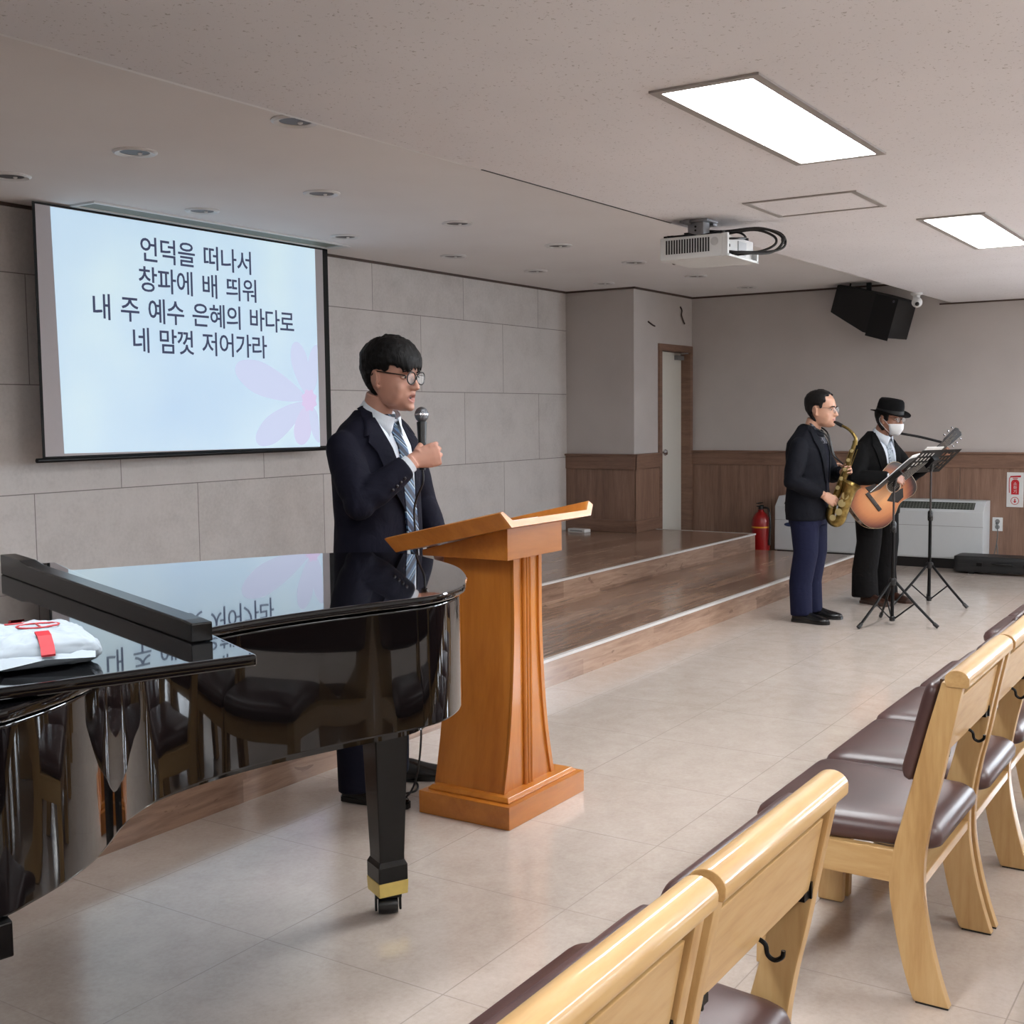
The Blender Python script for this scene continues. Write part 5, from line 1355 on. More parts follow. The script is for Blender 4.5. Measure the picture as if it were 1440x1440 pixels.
# collar stand with folded leaves
def shirt_collar(parent, m, bvt, zb, g, cy, slope=.080, lean=.03, tip=(.052, -.088), leaf=.036):
    def P(t, u, gg):
        # t: 90 deg back .. -90 deg front; u 0 bottom .. 1 top
        f = (1 - math.sin(t)) / 2
        z = zb + .040 * u - slope * f ** 1.2
        return V((gg * 1.02 * math.cos(t), cy - lean * u + gg * math.sin(t), z))
    mb = MB()
    mb.loft([[P(2 * PI * k / 40, u, g * (1.06 - .08 * u)) for k in range(40)] for u in (0, .35, .7, 1)], cap=False)
    cl = mb.build('shirt_collar', m, parent, angle=1.2); sd = cl.modifiers.new('s', 'SOLIDIFY'); sd.thickness = .003; sd.offset = 1
    for s in (-1, 1):
        mb = MB(); rows = []
        for k in range(17):
            a_ = k / 16; t = PI / 2 - (PI - .12) * a_
            top = P(t, 1.02, g * .995); top.x *= s
            drop = leaf + .045 * a_ ** 3
            out = g * (1.10 + .10 * a_)
            bot = V((s * out * 1.02 * math.cos(t), cy - lean * .3 + out * math.sin(t), top.z - drop))
            if a_ > .6:
                w_ = ((a_ - .6) / .4) ** 1.5; tp = V((s * tip[0], tip[1], bot.z)); bot = bot.lerp(tp, w_)
            mid = top.lerp(bot, .5) + V((s * math.cos(t), math.sin(t), 0)) * .005
            top2 = top + V((0, 0, .003))
            rows.append([top, top2 + V((s * math.cos(t), math.sin(t), 0)) * .003, mid, bot])
        vs = [p for r in rows for p in r]; fs = [(i * 4 + j, i * 4 + j + 1, i * 4 + j + 5, i * 4 + j + 4) for i in range(16) for j in range(3)]
        mb.add(vs, fs); o = mb.build('collar_leaf', m, cl, angle=1.0); sd = o.modifiers.new('s', 'SOLIDIFY'); sd.thickness = .003; sd.offset = 0
    return cl
shirt_collar(sp, SHIRT, bvt, 1.528, .066, -.018, .075, .035, (.046, -.118))
# tie
a = Mat('striped_tie', (.2, .27, .38), .45, spec=.3)
v = a.coord(); o_ = a.xyz(v)
u = a.math('FRACT', a.math('MULTIPLY', a.math('ADD', a.math('MULTIPLY', o_[0], 1.0), a.math('MULTIPLY', o_[2], 1.0)), 14.))
r_ = a.node('ShaderNodeValToRGB'); r_.color_ramp.interpolation = 'CONSTANT'; e = r_.color_ramp.elements
while len(e) < 5: e.new(.5)
for el, (p_, c_) in zip(e, ((0, (.11, .14, .22)), (.38, (.25, .35, .47)), (.66, (.66, .74, .80)), (.73, (.11, .14, .22)), (.86, (.34, .45, .56)))):
    el.position = p_; el.color = (*srgb(c_), 1)
a.link(u, r_.inputs['Fac']); a.color(r_.outputs['Color']); a.bump(a.noise(v, 500, 2), .15, .001); TIE = a.m
tie = drape('necktie', [(-.017, 1.478), (-.022, 1.40), (-.024, 1.30), (-.022, 1.20), (-.012, 1.05), (.02, .93)], [(.019, 1.478), (.026, 1.40), (.034, 1.30), (.042, 1.20), (.060, 1.05), (.04, .93)], bvt, TIE, sp, off=.010, th=.005, nv=24, nu=6)
drape('tie_knot', [(-.023, 1.512), (-.024, 1.498), (-.014, 1.468)], [(.023, 1.512), (.024, 1.498), (.014, 1.468)], bvt, TIE, tie, off=.016, th=.013, nv=6, nu=6)
# lapels and front edge
for s, vv in ((-1, VL), (1, VR)):
    inner = [(x, z) for x, z in vv[1:5]]
    outer = [(s * .100, 1.505), (s * .150, 1.405), (s * .128, 1.37), (s * .10, 1.26), (vv[4][0] + s * .012, 1.115)]
    lp = drape('lapel', inner, outer, bvt, NAVY, jk, off=.009, th=.004, nv=20, nu=8)
    drape('jacket_collar', [(s * .066, 1.545), (s * .080, 1.505), (s * .105, 1.445)], [(s * .095, 1.535), (s * .115, 1.49), (s * .152, 1.43)], bvt, NAVY, jk, off=.008, th=.007, nv=8, nu=4)
BTN = plain('dark_button', (.11, .10, .12), .3)
mb = MB(); h_ = bvt.ray_cast(V((.03, -1, 1.10)), V((0, 1, 0)))[0]; mb.lathe([(.001, -.012), (.010, -.012), (.011, -.006), (.008, -.002)], 16, (h_.x - .035, h_.y, h_.z), 1); mb.build('button', BTN, jk)
d_ = (cuffR - V((-.248, -.140, 1.185))).normalized()
for k in range(4):
    c_ = cuffR - d_ * (.018 + .021 * k); nrm = V((-.55, -.62, -.55)).normalized(); q_ = bvj.find_nearest(c_ + nrm * .06)[0]
    mb = MB(); mb.ell(q_, (.0065, .0065, .0065), 10, 7); mb.build('cuff_button', BTN, jk)
# shirt cuff
mb = MB(); mb.tube([cuffR - d_ * .01, cuffR + d_ * .02], [.036, .035], 18); mb.build('shirt_cuff', SHIRT, sp)
dl = (wr_L - V((.278, 0, 1.17))).normalized(); mb = MB(); mb.tube([cuffL - dl * .01, cuffL + dl * .018], [.036, .035], 18); mb.build('shirt_cuff', SHIRT, sp)
trousers(sp, NAVY, None, [(.80, .165, .115, .125, .01), (.90, .175, .115, .13, .01), (.98, .165, .11, .12, .01)],
         [([(-.09, .01, .86), (-.10, .015, .55), (-.105, .03, .30), (-.105, .025, .045)], [.105, .085, .076, .074]), ([(.09, .01, .86), (.12, .03, .55), (.15, .055, .30), (.165, .07, .045)], [.105, .085, .076, .074])])
shoe(sp, (-.105, .085, 0), (.12, -1), .29, SHOE_M); shoe(sp, (.17, .10, 0), (.62, -.78), .29, SHOE_M)

# microphone held in the right hand
mic = thing('microphone', 'black handheld microphone with silver ball grille in the speaker\'s right hand', 'microphone', sp.location)
ax = (MIC_T - MIC_B).normalized()
mb = MB(); top = MIC_T
mb.tube([top - ax * .032, top - ax * .05, top - ax * .09, MIC_B + ax * .01, MIC_B], [.0195, .0185, .0165, .0125, .0115], 20); mb.build('handle', BLACK_P, mic)
GRL = Mat('mic_grille', (.42, .43, .45), .35, .85); v = GRL.coord(); vo = GRL.node('ShaderNodeTexVoronoi'); vo.inputs['Scale'].default_value = 420; GRL.link(v, vo.inputs['Vector']); GRL.bump(vo.outputs['Distance'], .7, .002)
mb = MB(); R_ = ax.to_track_quat('Z', 'Y').to_matrix(); mb.ell(top - ax * .004, (.0265, .0265, .030), 24, 16, R_); g_ = mb.build('ball_grille', GRL.m, mic)
mb = MB(); mb.tube([top - ax * .008, top - ax * .002], [.0275, .0275], 24); mb.build('grille_band', CHROME, g_)
mb = MB()
loc = sp.location
cab_pts = [MIC_B + ax * .004, MIC_B - ax * .05, V((-.02, -.215, 1.15)), V((.0, -.212, .95)), V((.015, -.20, .6)), V((.03, -.19, .25)), V((.0, -.17, .06)), V((-.06, -.12, .008)), V((-.02, .02, .006)), V((.12, .06, .006)), V((.20, -.02, .006)), V((.10, -.10, .006)), V((.0, -.02, .007)), V((.10, .13, .006)), V((.30, .18, .006)), V((.42, .05, .006)), V((.30, -.02, .006)), V((.25, .12, .006)), V((.5, .3, .006))]
mb.tube(smoothpath(cab_pts, 7), .0042, 7); mb.build('cable', CAB, mic)

# ================= the saxophonist
DNAVY = cloth('dark_navy_jacket', (.045, .052, .085)); BLUE = cloth('navy_trousers', (.08, .092, .19))
SK2, LIP2 = m_skin('skin_saxophonist', (.74, .575, .49), (.60, .40, .37))
HAIR2 = m_hair('hair_dark', (.07, .06, .06))
sx = thing('person', 'man in dark navy jacket and blue trousers playing a brass saxophone', 'person', (8.37, 2.87, 0))
TH2 = M.Translation((0, -.062, 1.402)) @ M.Rotation(math.radians(-2), 4, 'Z') @ M.Rotation(math.radians(4), 4, 'X') @ M.Scale(1.08, 4)
mb = MB(); head_prims(mb, TH2, .002)
mb.tube([(0, -.03, 1.45), (0, -.012, 1.40), (0, .01, 1.34), (0, .01, 1.28)], [.058, .058, .064, .085], 14)
mb.loft([torso_ring(z, hw, yf, yb) for z, hw, yf, yb in ((.85, .13, .09, .09), (1.0, .125, .09, .09), (1.2, .145, .09, .10), (1.27, .13, .07, .08), (1.33, .08, .045, .06))])
rw2, lw2 = V((-.115, -.135, .918)), V((.055, -.225, 1.075))
arm_tube(mb, (-.165, .02, 1.25), (-.262, .03, 1.03), rw2, [.040, .043, .042, .04, .038, .031, .027])
arm_tube(mb, (.165, .02, 1.25), (.25, -.09, 1.05), lw2, [.040, .043, .042, .04, .038, .031, .027])
hand_prims(mb, rw2, (.45, -.75, -.5), (.75, .60, -.2), curls=(30, 42, 28), thumb=(.4, .5, .75), spread=.05, sc=.97, side=1)
hand_prims(mb, lw2, (-.55, -.72, .35), (-.75, .5, -.1), curls=(38, 45, 30), thumb=(.4, .5, .75), spread=.05, sc=.97, side=-1)
for s in (-1, 1): mb.tube([(s * .085, 0, .85), (s * .09, .0, .5), (s * .095, .03, .05)], [.065, .048, .034], 12)
def lipf2(c):
    h = TH2.inverted() @ V(c); return 1 if h.y < -.086 and ((h.z - .050) / .009) ** 2 + (h.x / .023) ** 2 < 1 else 0
blob('body', mb, None, sx, .0045, 2, local=(lambda c: c.z > 1.37, 9), post=head_post(TH2), mats=[SK2, LIP2], matfn=lipf2)
eyes(sx, TH2, (0, -.5), SK2); brows(sx, TH2, HAIR2)
def line2(t):
    a = abs(t)
    if a < .55: return .214
    if a < 1.0: return .203
    if a < 1.25: return .165
    if a < 1.42: return .120
    if a < 1.82: return .138
    if a < 2.1: return .09
    return .035
hair_cap(sx, TH2, HAIR2, line2, lambda z, t: .0045 if 1.2 < abs(t) < 1.95 and z < .15 else .008, .005, 7)
glasses(sx, TH2, plain('thin_metal_frame', (.55, .53, .52), .25, .8), r=.019, th=.0011)
J2 = [(.735, .205, .135, .14), (.80, .205, .14, .145), (.92, .196, .14, .14), (1.03, .19, .135, .135), (1.14, .195, .137, .14), (1.23, .20, .13, .145), (1.285, .198, .108, .14), (1.32, .178, .085, .12), (1.352, .14, .066, .10), (1.38, .10, .055, .088), (1.41, .072, .045, .075)]
def yo2(z): return .02 - .03 * max(0, z - 1.2)
mb = MB(); mb.loft([torso_ring(z, hw, yf, yb, 0, yo2(z)) for z, hw, yf, yb in J2])
rc2 = rw2 + (V((-.262, .03, 1.03)) - rw2).normalized() * .025; lc2 = lw2 + (V((.25, -.09, 1.05)) - lw2).normalized() * .025
arm_tube(mb, (-.176, .025, 1.262), (-.268, .04, 1.02), rc2, [.066, .070, .068, .064, .058, .052, .045])
arm_tube(mb, (.176, .025, 1.262), (.255, -.08, 1.04), lc2, [.066, .070, .068, .062, .058, .052, .045])
jk2 = blob('jacket', mb, DNAVY, sx, .009, 4, post=wrinkle(.006, 9, 5.))
mbt = MB(); mbt.loft([torso_ring(z, hw, yf, yb, 0, yo2(z), 48) for z, hw, yf, yb in J2]); bv2 = BVHTree.FromPolygons([V(p) for p in mbt.v], mbt.f)
a = Mat('dark_check_shirt', (.14, .14, .17), .7); v = a.coord(); ck = a.node('ShaderNodeTexChecker'); ck.inputs['Scale'].default_value = 42; a.link(v, ck.inputs['Vector'])
ck.inputs['Color1'].default_value = (*srgb((.13, .14, .19)), 1); ck.inputs['Color2'].default_value = (*srgb((.42, .43, .46)), 1); a.color(ck.outputs['Color']); CHECK = a.m
DARKSH = cloth('navy_vest', (.06, .065, .12))
drape('shirt_front', [(-.055, 1.425), (-.06, 1.37), (-.035, 1.22), (-.02, .95)], [(.055, 1.425), (.06, 1.37), (.04, 1.22), (.03, .95)], bv2, DARKSH, sx, off=.006, th=.002, nv=18, nu=6)
drape('scarf_collar', [(-.062, 1.425), (-.064, 1.385), (-.03, 1.28)], [(.062, 1.425), (.064, 1.385), (.03, 1.28)], bv2, CHECK, sx, off=.010, th=.008, nv=10, nu=8)
mb = MB()
mb.loft([[V((g * math.cos(t), .0 + g * math.sin(t) - .01, z - .03 * max(0, -math.sin(t)))) for t in [2 * PI * k / 30 for k in range(30)]] for z, g in ((1.355, .076), (1.375, .071), (1.395, .068))], cap=False)
cl = mb.build('jacket_collar', DNAVY, jk2, angle=1.2); sd = cl.modifiers.new('s', 'SOLIDIFY'); sd.thickness = .008; sd.offset = 1
for s in (-1, 1):
    drape('lapel', [(s * .055, 1.40), (s * .060, 1.36), (s * .038, 1.22), (s * .02, 1.0)], [(s * .095, 1.385), (s * .135, 1.30), (s * .10, 1.18), (s * .035, 1.0)], bv2, DNAVY, jk2, off=.010, th=.004, nv=14, nu=6)
trousers(sx, BLUE, None, [(.70, .16, .12, .13, .015), (.80, .165, .12, .135, .015), (.90, .155, .11, .12, .015)],
         [([(-.085, .015, .78), (-.092, .0, .5), (-.097, .035, .28), (-.10, .025, .05)], [.108, .088, .082, .078]), ([(.085, .015, .78), (.092, -.005, .5), (.10, .03, .28), (.11, .02, .05)], [.108, .088, .082, .078])], voxel=.010)
shoe(sx, (-.10, .085, 0), (-.10, -1), .275, SHOE_M); shoe(sx, (.115, .075, 0), (.12, -1), .275, SHOE_M)

# ---- alto saxophone
sax = thing('saxophone', 'brass alto saxophone held by the man in navy jacket', 'saxophone', sx.location)
SB = Mat('sax_lacquer', (.66, .55, .29), .28, .95); v = SB.coord(); n = SB.noise(v, 25, 3)
SB.color(SB.ramp(n, [(.3, (.42, .34, .18)), (.7, (.68, .59, .36))])); SB = SB.m
def Y(s): return -1.05 * s
x0 = -.025
mb = MB(); mb.tube([(x0 + .02, Y(.148), 1.440), (x0 + .015, Y(.185), 1.423)], [.007, .012], 12); mb.tube([(x0 + .015, Y(.18), 1.425), (x0 + .012, Y(.218), 1.404)], [.013, .0135], 12); mb.build('mouthpiece', BLACK_P, sax)
mb = MB(); neckp = smoothpath([(x0 + .012, Y(.212), 1.408), (x0 + .01, Y(.255), 1.385), (x0, Y(.293), 1.352), (x0, Y(.312), 1.318), (x0, Y(.310), 1.285)], 5)
mb.tube(neckp, [.009 + .004 * k / (len(neckp) - 1) for k in range(len(neckp))], 14); mb.build('neck', SB, sax)
mb = MB(); mb.tube([(x0, Y(.311), 1.30), (x0, Y(.308), 1.27)], [.017, .0175], 16)
bp = [(x0, Y(.308), 1.285), (x0, Y(.26), 1.12), (x0, Y(.21), .97), (x0, Y(.158), .83)]
mb.tube(bp, [.014, .019, .024, .029], 18)
bow = smoothpath([(x0, Y(.160), .835), (x0, Y(.146), .775), (x0, Y(.158), .735), (x0, Y(.190), .722), (x0, Y(.216), .745), (x0 - .004, Y(.233), .80), (x0 - .006, Y(.252), .87), (x0 - .008, Y(.270), .93), (x0 - .010, Y(.285), .972), (x0 - .01, Y(.296), .998)], 4)
nb = len(bow); rr_b = [.029 + .006 * min(1, k / 16) + (.0 if k < 18 else .0009 * (k - 18)) + (.0 if k < nb - 6 else .0028 * (k - nb + 6)) for k in range(nb)]
mb2 = MB(); mb2.tube(bow, rr_b, 24, cap=False); bo = mb2.build('bell', SB, sax, angle=1.5); sd = bo.modifiers.new('s', 'SOLIDIFY'); sd.thickness = .002
mb.build('body_tube', SB, sax)
d_ = (V(bow[-1]) - V(bow[-3])).normalized(); R_ = d_.to_track_quat('Z', 'Y').to_matrix().to_4x4(); R_.translation = V(bow[-1])
mb = MB(); mb.tube([R_ @ V((rr_b[-1] * math.cos(q), rr_b[-1] * math.sin(q), 0)) for q in [2 * PI * k / 32 for k in range(32)]], .003, 8, close=True); mb.build('bell_rim', SB, bo)
PEARL = plain('key_cup', (.82, .76, .55), .3, .7)
for k, (s_, z_, r_, xx) in enumerate(((.262, .915, .026, -.045), (.238, .862, .027, -.043), (.217, .80, .025, -.04), (.175, .757, .022, -.035))):
    mb = MB(); mb.lathe([(.001, -.006), (r_, -.005), (r_, .004), (r_ * .5, .01)], 22, (x0 + xx, Y(s_), z_), 0); mb.build('pad_cup', PEARL, sax)
for k in range(7):
    u = k / 6; s_ = .295 - .135 * u; z_ = 1.23 - .39 * u
    mb = MB(); mb.lathe([(.001, -.006), (.012 + .004 * u, -.005), (.012 + .004 * u, .004)], 16, (x0 - .024 - .008 * u, Y(s_), z_), 0); mb.build('key', PEARL, sax)
mb = MB()
for dx, ds in ((-.026, .014), (-.02, -.018), (.02, .02)):
    mb.tube([(x0 + dx, Y(.30 + ds), 1.24), (x0 + dx - .006, Y(.17 + ds), .86)], .0032, 7)
mb.tube([(x0 - .03, Y(.27), .93), (x0 - .03, Y(.215), 1.02)], .003, 6); mb.build('key_rod', SB, sax)
mb = MB(); mb.tube(smoothpath([(x0, Y(.24), 1.13), (.015, -.165, 1.20), (.05, -.10, 1.36), (.06, .02, 1.415), (0, .085, 1.40), (-.06, .02, 1.415), (-.03, -.12, 1.34), (-.005, -.165, 1.20), (x0, Y(.24), 1.13)], 5), .006, 6); mb.build('neck_strap', BLACK_P, sax)

# ================= the guitarist
BLK = cloth('black_suit', (.032, .032, .037)); BLKT = cloth('black_trousers', (.042, .036, .04))
SK3, LIP3 = m_skin('skin_guitarist', (.62, .455, .38), (.5, .33, .31))
TG = math.radians(-23.6)
gt = thing('person', 'man in black hat, white face mask and black suit playing a guitar', 'person', (9.434, 2.69, 0), TG)
TH3 = M.Translation((0, -.088, 1.338)) @ M.Rotation(math.radians(8), 4, 'X') @ M.Scale(1.03, 4)
mb = MB(); head_prims(mb, TH3)
mb.tube([(0, -.05, 1.385), (0, -.02, 1.33), (0, .01, 1.28), (0, .01, 1.22)], [.056, .057, .064, .085], 14)
mb.loft([torso_ring(z, hw, yf, yb) for z, hw, yf, yb in ((.82, .13, .09, .09), (.95, .125, .09, .09), (1.14, .145, .09, .10), (1.21, .13, .07, .08), (1.27, .08, .045, .06))])
rw3, lw3 = V((-.165, -.285, 1.005)), V((.325, -.30, 1.14))
arm_tube(mb, (-.165, .02, 1.18), (-.30, -.06, 1.0), rw3, [.040, .043, .042, .04, .038, .031, .027])
arm_tube(mb, (.165, .02, 1.18), (.31, -.07, 1.0), lw3, [.040, .043, .042, .04, .038, .031, .027])
hand_prims(mb, rw3, (.90, -.15, -.28), (.05, .9, -.3), curls=(18, 28, 20), thumb=(.6, .7, .2), spread=.07, sc=.95, side=1)
hand_prims(mb, lw3, (.15, -.45, .85), (.35, -.5, -.45), curls=(45, 60, 45), thumb=(.5, .6, .5), spread=.05, sc=.95, side=-1)
for s in (-1, 1): mb.tube([(s * .085, 0, .82), (s * .09, .0, .5), (s * .10, .03, .05)], [.065, .048, .034], 12)
blob('body', mb, None, gt, .0045, 2, local=(lambda c: c.z > 1.31, 6), post=head_post(TH3), mats=[SK3])
eyes(gt, TH3, (0, -.5), SK3)
HAIR3 = m_hair('hair_guitarist', (.05, .045, .045))
def line3(t):
    a = abs(t)
    if a < 1.2: return .19
    if a < 1.5: return .095
    if a < 1.8: return .135
    if a < 2.05: return .08
    return .03
hair_cap(gt, TH3, HAIR3, line3, lambda z, t: .0045 if 1.2 < abs(t) < 1.95 else .008 + (.010 if abs(t) > 1.95 and z < .15 else 0), .0055, 9)
glasses(gt, TH3, plain('thin_metal_frame', (.5, .5, .5), .25, .8), r=.020, th=.0013)
# face mask
mb = MB(); MK = plain('mask_white', (.86, .87, .88), .7, var=.02)
rows = []
for k in range(13):
    t = -1.12 + 2.24 * k / 12; rw = []
    for j in range(9):
        u = j / 8; z = -.008 + .092 * u * (1 - .10 * abs(t))
        p = head_point(max(z, .0), t, .010 + .010 * math.exp(-(t / .5) ** 2) + (.014 * math.exp(-(t / .25) ** 2) if u > .4 else 0)); p.z = z
        if u < .1: p.y += .006
        rw.append(p)
    rows.append(rw)
vs = [p for r in rows for p in r]; fs = [(a_ * 9 + b_, a_ * 9 + b_ + 1, (a_ + 1) * 9 + b_ + 1, (a_ + 1) * 9 + b_) for a_ in range(12) for b_ in range(8)]
mb.tf = TH3; mb.add(vs, fs); mk = mb.build('face_mask', MK, gt, angle=1.2); sd = mk.modifiers.new('s', 'SOLIDIFY'); sd.thickness = .002
mb = MB(); mb.tf = TH3
for s in (-1, 1): mb.tube(smoothpath([rows[6 + 6 * s][7], (s * .078, -.02, .095), (s * .084, .022, .115), (s * .083, .025, .085), (s * .077, -.01, .05), rows[6 + 6 * s][1]], 4), .0014, 5)
mb.build('ear_loop', MK, mk)
# hat
TF = TH3 @ M.Translation((0, .008, .148)) @ M.Rotation(math.radians(3), 4, 'X')
HAT = cloth('black_felt', (.035, .033, .038), 900, .9, .15)
mb = MB(); mb.tf = TF
def hr(a_, b_, z, dy=0, sag=0): return [V((a_ * math.cos(q), dy + b_ * math.sin(q), z + sag * abs(math.cos(q)) ** 2)) for q in [2 * PI * k / 40 for k in range(40)]]
mb.loft([hr(.088, .108, -.004), hr(.088, .108, .02), hr(.086, .105, .06), hr(.080, .098, .092), hr(.068, .086, .106), hr(.05, .068, .108), hr(.025, .05, .098), hr(.006, .02, .094)])
mb.build('hat_crown', HAT, gt, angle=1.3).name = 'hat'
hat = [o for o in kids(gt) if o.name.startswith('hat')][0]
mb = MB(); mb.tf = TF
mb.loft([hr(.087, .107, .0, 0), hr(.110, .132, -.006, -.004, .010), hr(.128, .158, -.008, -.006, .024), hr(.130, .160, -.004, -.006, .026), hr(.110, .132, -.001, -.004, .012), hr(.087, .107, .005, 0)], cap=False); mb.build('brim', HAT, hat, angle=1.3)
mb = MB(); mb.tf = TF; mb.loft([hr(.0895, .1095, .004), hr(.0893, .1090, .03)], cap=False); mb.build('hat_band', plain('hat_ribbon', (.07, .07, .075), .5), hat)
J3 = [(.70, .215, .14, .145), (.78, .215, .145, .145), (.90, .205, .145, .14), (1.0, .20, .14, .14), (1.10, .205, .14, .145), (1.17, .205, .13, .145), (1.225, .20, .108, .14), (1.262, .178, .085, .12), (1.295, .14, .066, .10), (1.322, .10, .055, .088), (1.35, .072, .045, .075)]
mb = MB(); mb.loft([torso_ring(z, hw, yf, yb, 0, .02 - .03 * max(0, z - 1.15)) for z, hw, yf, yb in J3])
rc3 = rw3 + (V((-.30, -.06, 1.0)) - rw3).normalized() * .045; lc3 = lw3 + (V((.31, -.07, 1.0)) - lw3).normalized() * .03
arm_tube(mb, (-.178, .025, 1.20), (-.305, -.05, .995), rc3, [.066, .070, .070, .068, .060, .054, .047])
arm_tube(mb, (.178, .025, 1.20), (.315, -.06, .995), lc3, [.066, .070, .070, .066, .060, .054, .047])
jk3 = blob('jacket', mb, BLK, gt, .009, 4, post=wrinkle(.006, 9, 8.))
mbt = MB(); mbt.loft([torso_ring(z, hw, yf, yb, 0, .02 - .03 * max(0, z - 1.15), 48) for z, hw, yf, yb in J3]); bv3 = BVHTree.FromPolygons([V(p) for p in mbt.v], mbt.f)
drape('shirt_front', [(-.055, 1.365), (-.075, 1.31), (-.06, 1.15), (-.03, .88)], [(.055, 1.365), (.075, 1.31), (.06, 1.15), (.04, .88)], bv3, SHIRT, gt, off=.006, th=.002, nv=18, nu=8)
a = Mat('grey_dotted_tie', (.5, .53, .57), .45); v = a.coord(); vo = a.node('ShaderNodeTexVoronoi'); vo.inputs['Scale'].default_value = 60; a.link(v, vo.inputs['Vector'])
a.color(a.ramp(vo.outputs['Distance'], [(.25, (.25, .28, .34)), (.4, (.62, .66, .70))]))
tie3 = drape('necktie', [(-.020, 1.305), (-.030, 1.20), (-.036, 1.05), (-.03, .92)], [(.020, 1.305), (.030, 1.20), (.036, 1.05), (.03, .92)], bv3, a.m, gt, off=.010, th=.005, nv=16, nu=5)
drape('tie_knot', [(-.022, 1.335), (-.016, 1.29)], [(.022, 1.335), (.016, 1.29)], bv3, a.m, tie3, off=.016, th=.012, nv=5, nu=5)
shirt_collar(gt, SHIRT, bv3, 1.338, .064, -.012, .075, .035, (.044, -.112))
for s in (-1, 1):
    drape('lapel', [(s * .072, 1.34), (s * .076, 1.30), (s * .06, 1.15), (s * .035, .90)], [(s * .105, 1.33), (s * .15, 1.24), (s * .12, 1.10), (s * .05, .90)], bv3, BLK, jk3, off=.010, th=.004, nv=14, nu=6)
mb = MB(); dd3 = (rw3 - V((-.30, -.06, 1.0))).normalized(); mb.tube([rc3 - dd3 * .012, rc3 + dd3 * .010], [.0315, .0305], 16); mb.build('shirt_cuff', SHIRT, gt)
trousers(gt, BLKT, None, [(.66, .165, .12, .13, .015), (.78, .17, .12, .135, .015), (.88, .16, .11, .12, .015)],
         [([(-.09, .015, .75), (-.10, .0, .48), (-.105, .035, .26), (-.108, .025, .05)], [.112, .095, .098, .105]), ([(.09, .015, .75), (.10, -.005, .48), (.11, .03, .26), (.115, .02, .05)], [.112, .095, .098, .105])], voxel=.010)
BRSH = plain('brown_shoe_leather', (.20, .115, .08), .3)
shoe(gt, (-.11, .05, 0), (-.05, -1), .27, BRSH); shoe(gt, (.115, .05, 0), (.15, -1), .27, BRSH)

# ---- acoustic guitar (own frame: x along the neck, y across, z out of the top)
E1, E2 = V((.28, -.96, 0)), V((-.96, -.28, 0))
A_ = (E1 * .72 - E2 * .34 + V((0, 0, .60))).normalized()
N_ = (E1 * .36 + E2 * .90 + V((0, 0, .10))); N_ = (N_ - A_ * N_.dot(A_)).normalized(); B_ = N_.cross(A_)
G0 = V((9.434, 2.69, 0)) + E1 * -.045 + E2 * .255 + V((0, 0, .805))
gu = thing('guitar', 'sunburst acoustic guitar played by the man in the black hat', 'guitar')
gu.matrix_world = M(((A_.x, B_.x, N_.x, G0.x), (A_.y, B_.y, N_.y, G0.y), (A_.z, B_.z, N_.z, G0.z), (0, 0, 0, 1)))
half = [(-.155, .0), (-.153, .06), (-.135, .125), (-.09, .178), (-.03, .205), (.04, .200), (.10, .172), (.155, .142), (.20, .135), (.25, .145), (.30, .150), (.345, .130), (.37, .085), (.375, .04), (.376, 0)]
hs = [(p.x, p.y) for p in smoothpath([(*p, 0) for p in half], 3)]
out = hs + [(x, -y) for x, y in hs[-2:0:-1]]
a = Mat('sunburst_top', (.7, .45, .25), .35, coat=.15, spec=.3)
v = a.coord(); o_ = a.xyz(v)
r_ = a.math('SQRT', a.math('ADD', a.math('POWER', a.math('MULTIPLY', a.math('SUBTRACT', o_[0], .08), .80), 2.), a.math('POWER', o_[1], 2.)))
g_ = a.noise(a.coord((2, 60, 60)), 3, 3); r2 = a.math('MULTIPLY_ADD', g_, .02, r_)
a.color(a.ramp(a.math('MULTIPLY', r2, 4.), [(.25, (.82, .58, .38)), (.6, (.72, .46, .29)), (.86, (.40, .21, .15)), (.96, (.13, .06, .05))])); BURST = a.m
MAH = plain('mahogany', (.22, .11, .075), .2, var=.15, coat=.6)
mb = MB(); mb.prism(out, 2, -.095, -.002); gb = mb.build('body', MAH, gu, bevel=.003, angle=.5)
mb = MB(); mb.prism(out, 2, -.002, .0015); mb.build('soundboard', BURST, gb, smooth=False)
mb = MB()
for z in (-.003, -.094): mb.tube([(x, y, z) for x, y in out], .003, 6, close=True)
mb.build('binding', plain('ivory_binding', (.75, .66, .52), .4), gb)
mb = MB(); mb.lathe([(.001, .0016), (.049, .0018), (.049, .0016)], 36, (.215, 0, 0)); mb.build('sound_hole', plain('sound_hole_dark', (.05, .035, .03), .8), gu)
mb = MB(); mb.lathe([(.051, .0016), (.052, .0026), (.058, .0026), (.059, .0016)], 36, (.215, 0, 0), cap=False); mb.build('rosette', plain('rosette', (.75, .70, .62), .4), gu)
DK = plain('rosewood', (.10, .06, .05), .35)
mb = MB(); mb.box((-.002, -.085, .0015), (.028, .085, .011)); mb.build('bridge', DK, gu, smooth=False, bevel=.003)
mb = MB(); mb.prism([(.10, -.06), (.16, -.125), (.22, -.118), (.262, -.06), (.235, -.053), (.20, -.052), (.17, -.035)], 2, .0016, .003); mb.build('pickguard', plain('pickguard_black', (.06, .045, .045), .15), gu, smooth=False)
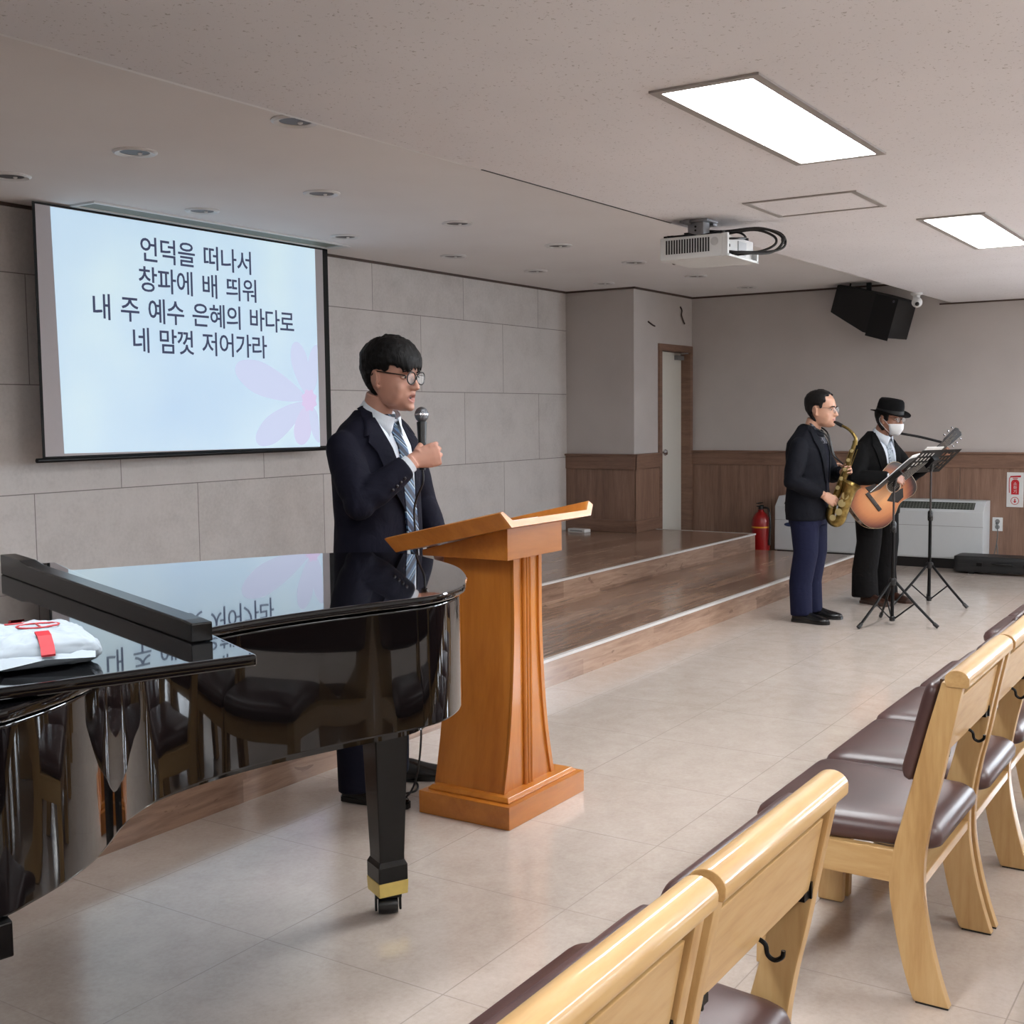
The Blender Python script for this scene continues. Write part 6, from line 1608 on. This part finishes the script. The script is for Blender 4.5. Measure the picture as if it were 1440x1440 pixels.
mb = MB(); mb.loft([[V((x, w_ * math.cos(q), -.004 + (d * math.sin(q) if math.sin(q) < 0 else .002 * math.sin(q)))) for q in [2 * PI * k / 14 for k in range(14)]] for x, w_, d in ((.37, .029, .03), (.42, .028, .022), (.72, .023, .020), (.745, .024, .016))]); nk = mb.build('neck', MAH, gu)
mb = MB(); mb.box((.265, -.027, .0015), (.735, .027, .0075)); mb.build('fingerboard', DK, nk, smooth=False, bevel=.001)
mb = MB(); R_ = M.Translation((.735, 0, .003)) @ M.Rotation(math.radians(14), 4, 'Y')
mb.prism([(0, -.024), (.03, -.034), (.17, -.038), (.185, -.018), (.18, 0), (.185, .018), (.17, .038), (.03, .034), (0, .024)], 2, -.015, .0, R_); hd = mb.build('headstock', plain('headstock_face', (.09, .085, .09), .25), gu, smooth=False, bevel=.002)
for s in (-1, 1):
    for k in range(3):
        mb = MB(); c_ = R_ @ V((.05 + .048 * k, s * .048, -.007)); mb.tube([R_ @ V((.05 + .048 * k, s * .034, -.007)), c_], .003, 8); mb.ell(c_ + (R_.to_3x3() @ V((0, s * .008, 0))), (.008, .009, .010), 10, 7); mb.build('tuning_peg', CHROME, hd)
mb = MB()
for k in range(6):
    y = -.024 + .0096 * k; mb.tube([(.012, y * 1.15, .012), (.735, y * .75, .0105), V(R_ @ V((.06 + .04 * (k % 3), y * .8, .002)))], .0008, 5)
mb.build('string', plain('string_metal', (.7, .66, .6), .3, .9), gu)
# strap: from the headstock over the left shoulder and round the back to the tail of the body
gm = gu.matrix_world; gi = gm.inverted()
PM = gt.matrix_basis
def P3(x, y, z): return gi @ (M.Translation((9.434, 2.69, 0)) @ M.Rotation(TG, 4, 'Z') @ V((x, y, z)))
pts = [V((.75, .0, -.025)), P3(.25, -.20, 1.30), P3(.155, -.095, 1.328), P3(.125, .02, 1.352), P3(.06, .13, 1.29), P3(-.08, .185, 1.10), P3(-.20, .13, .95), P3(-.23, -.02, .80), V((-.16, 0, -.05))]
mb = MB(); mb.tube(smoothpath(pts, 6), .010, 8, flat=1.0); mb.build('strap', plain('strap_black', (.05, .05, .055), .6), gu)
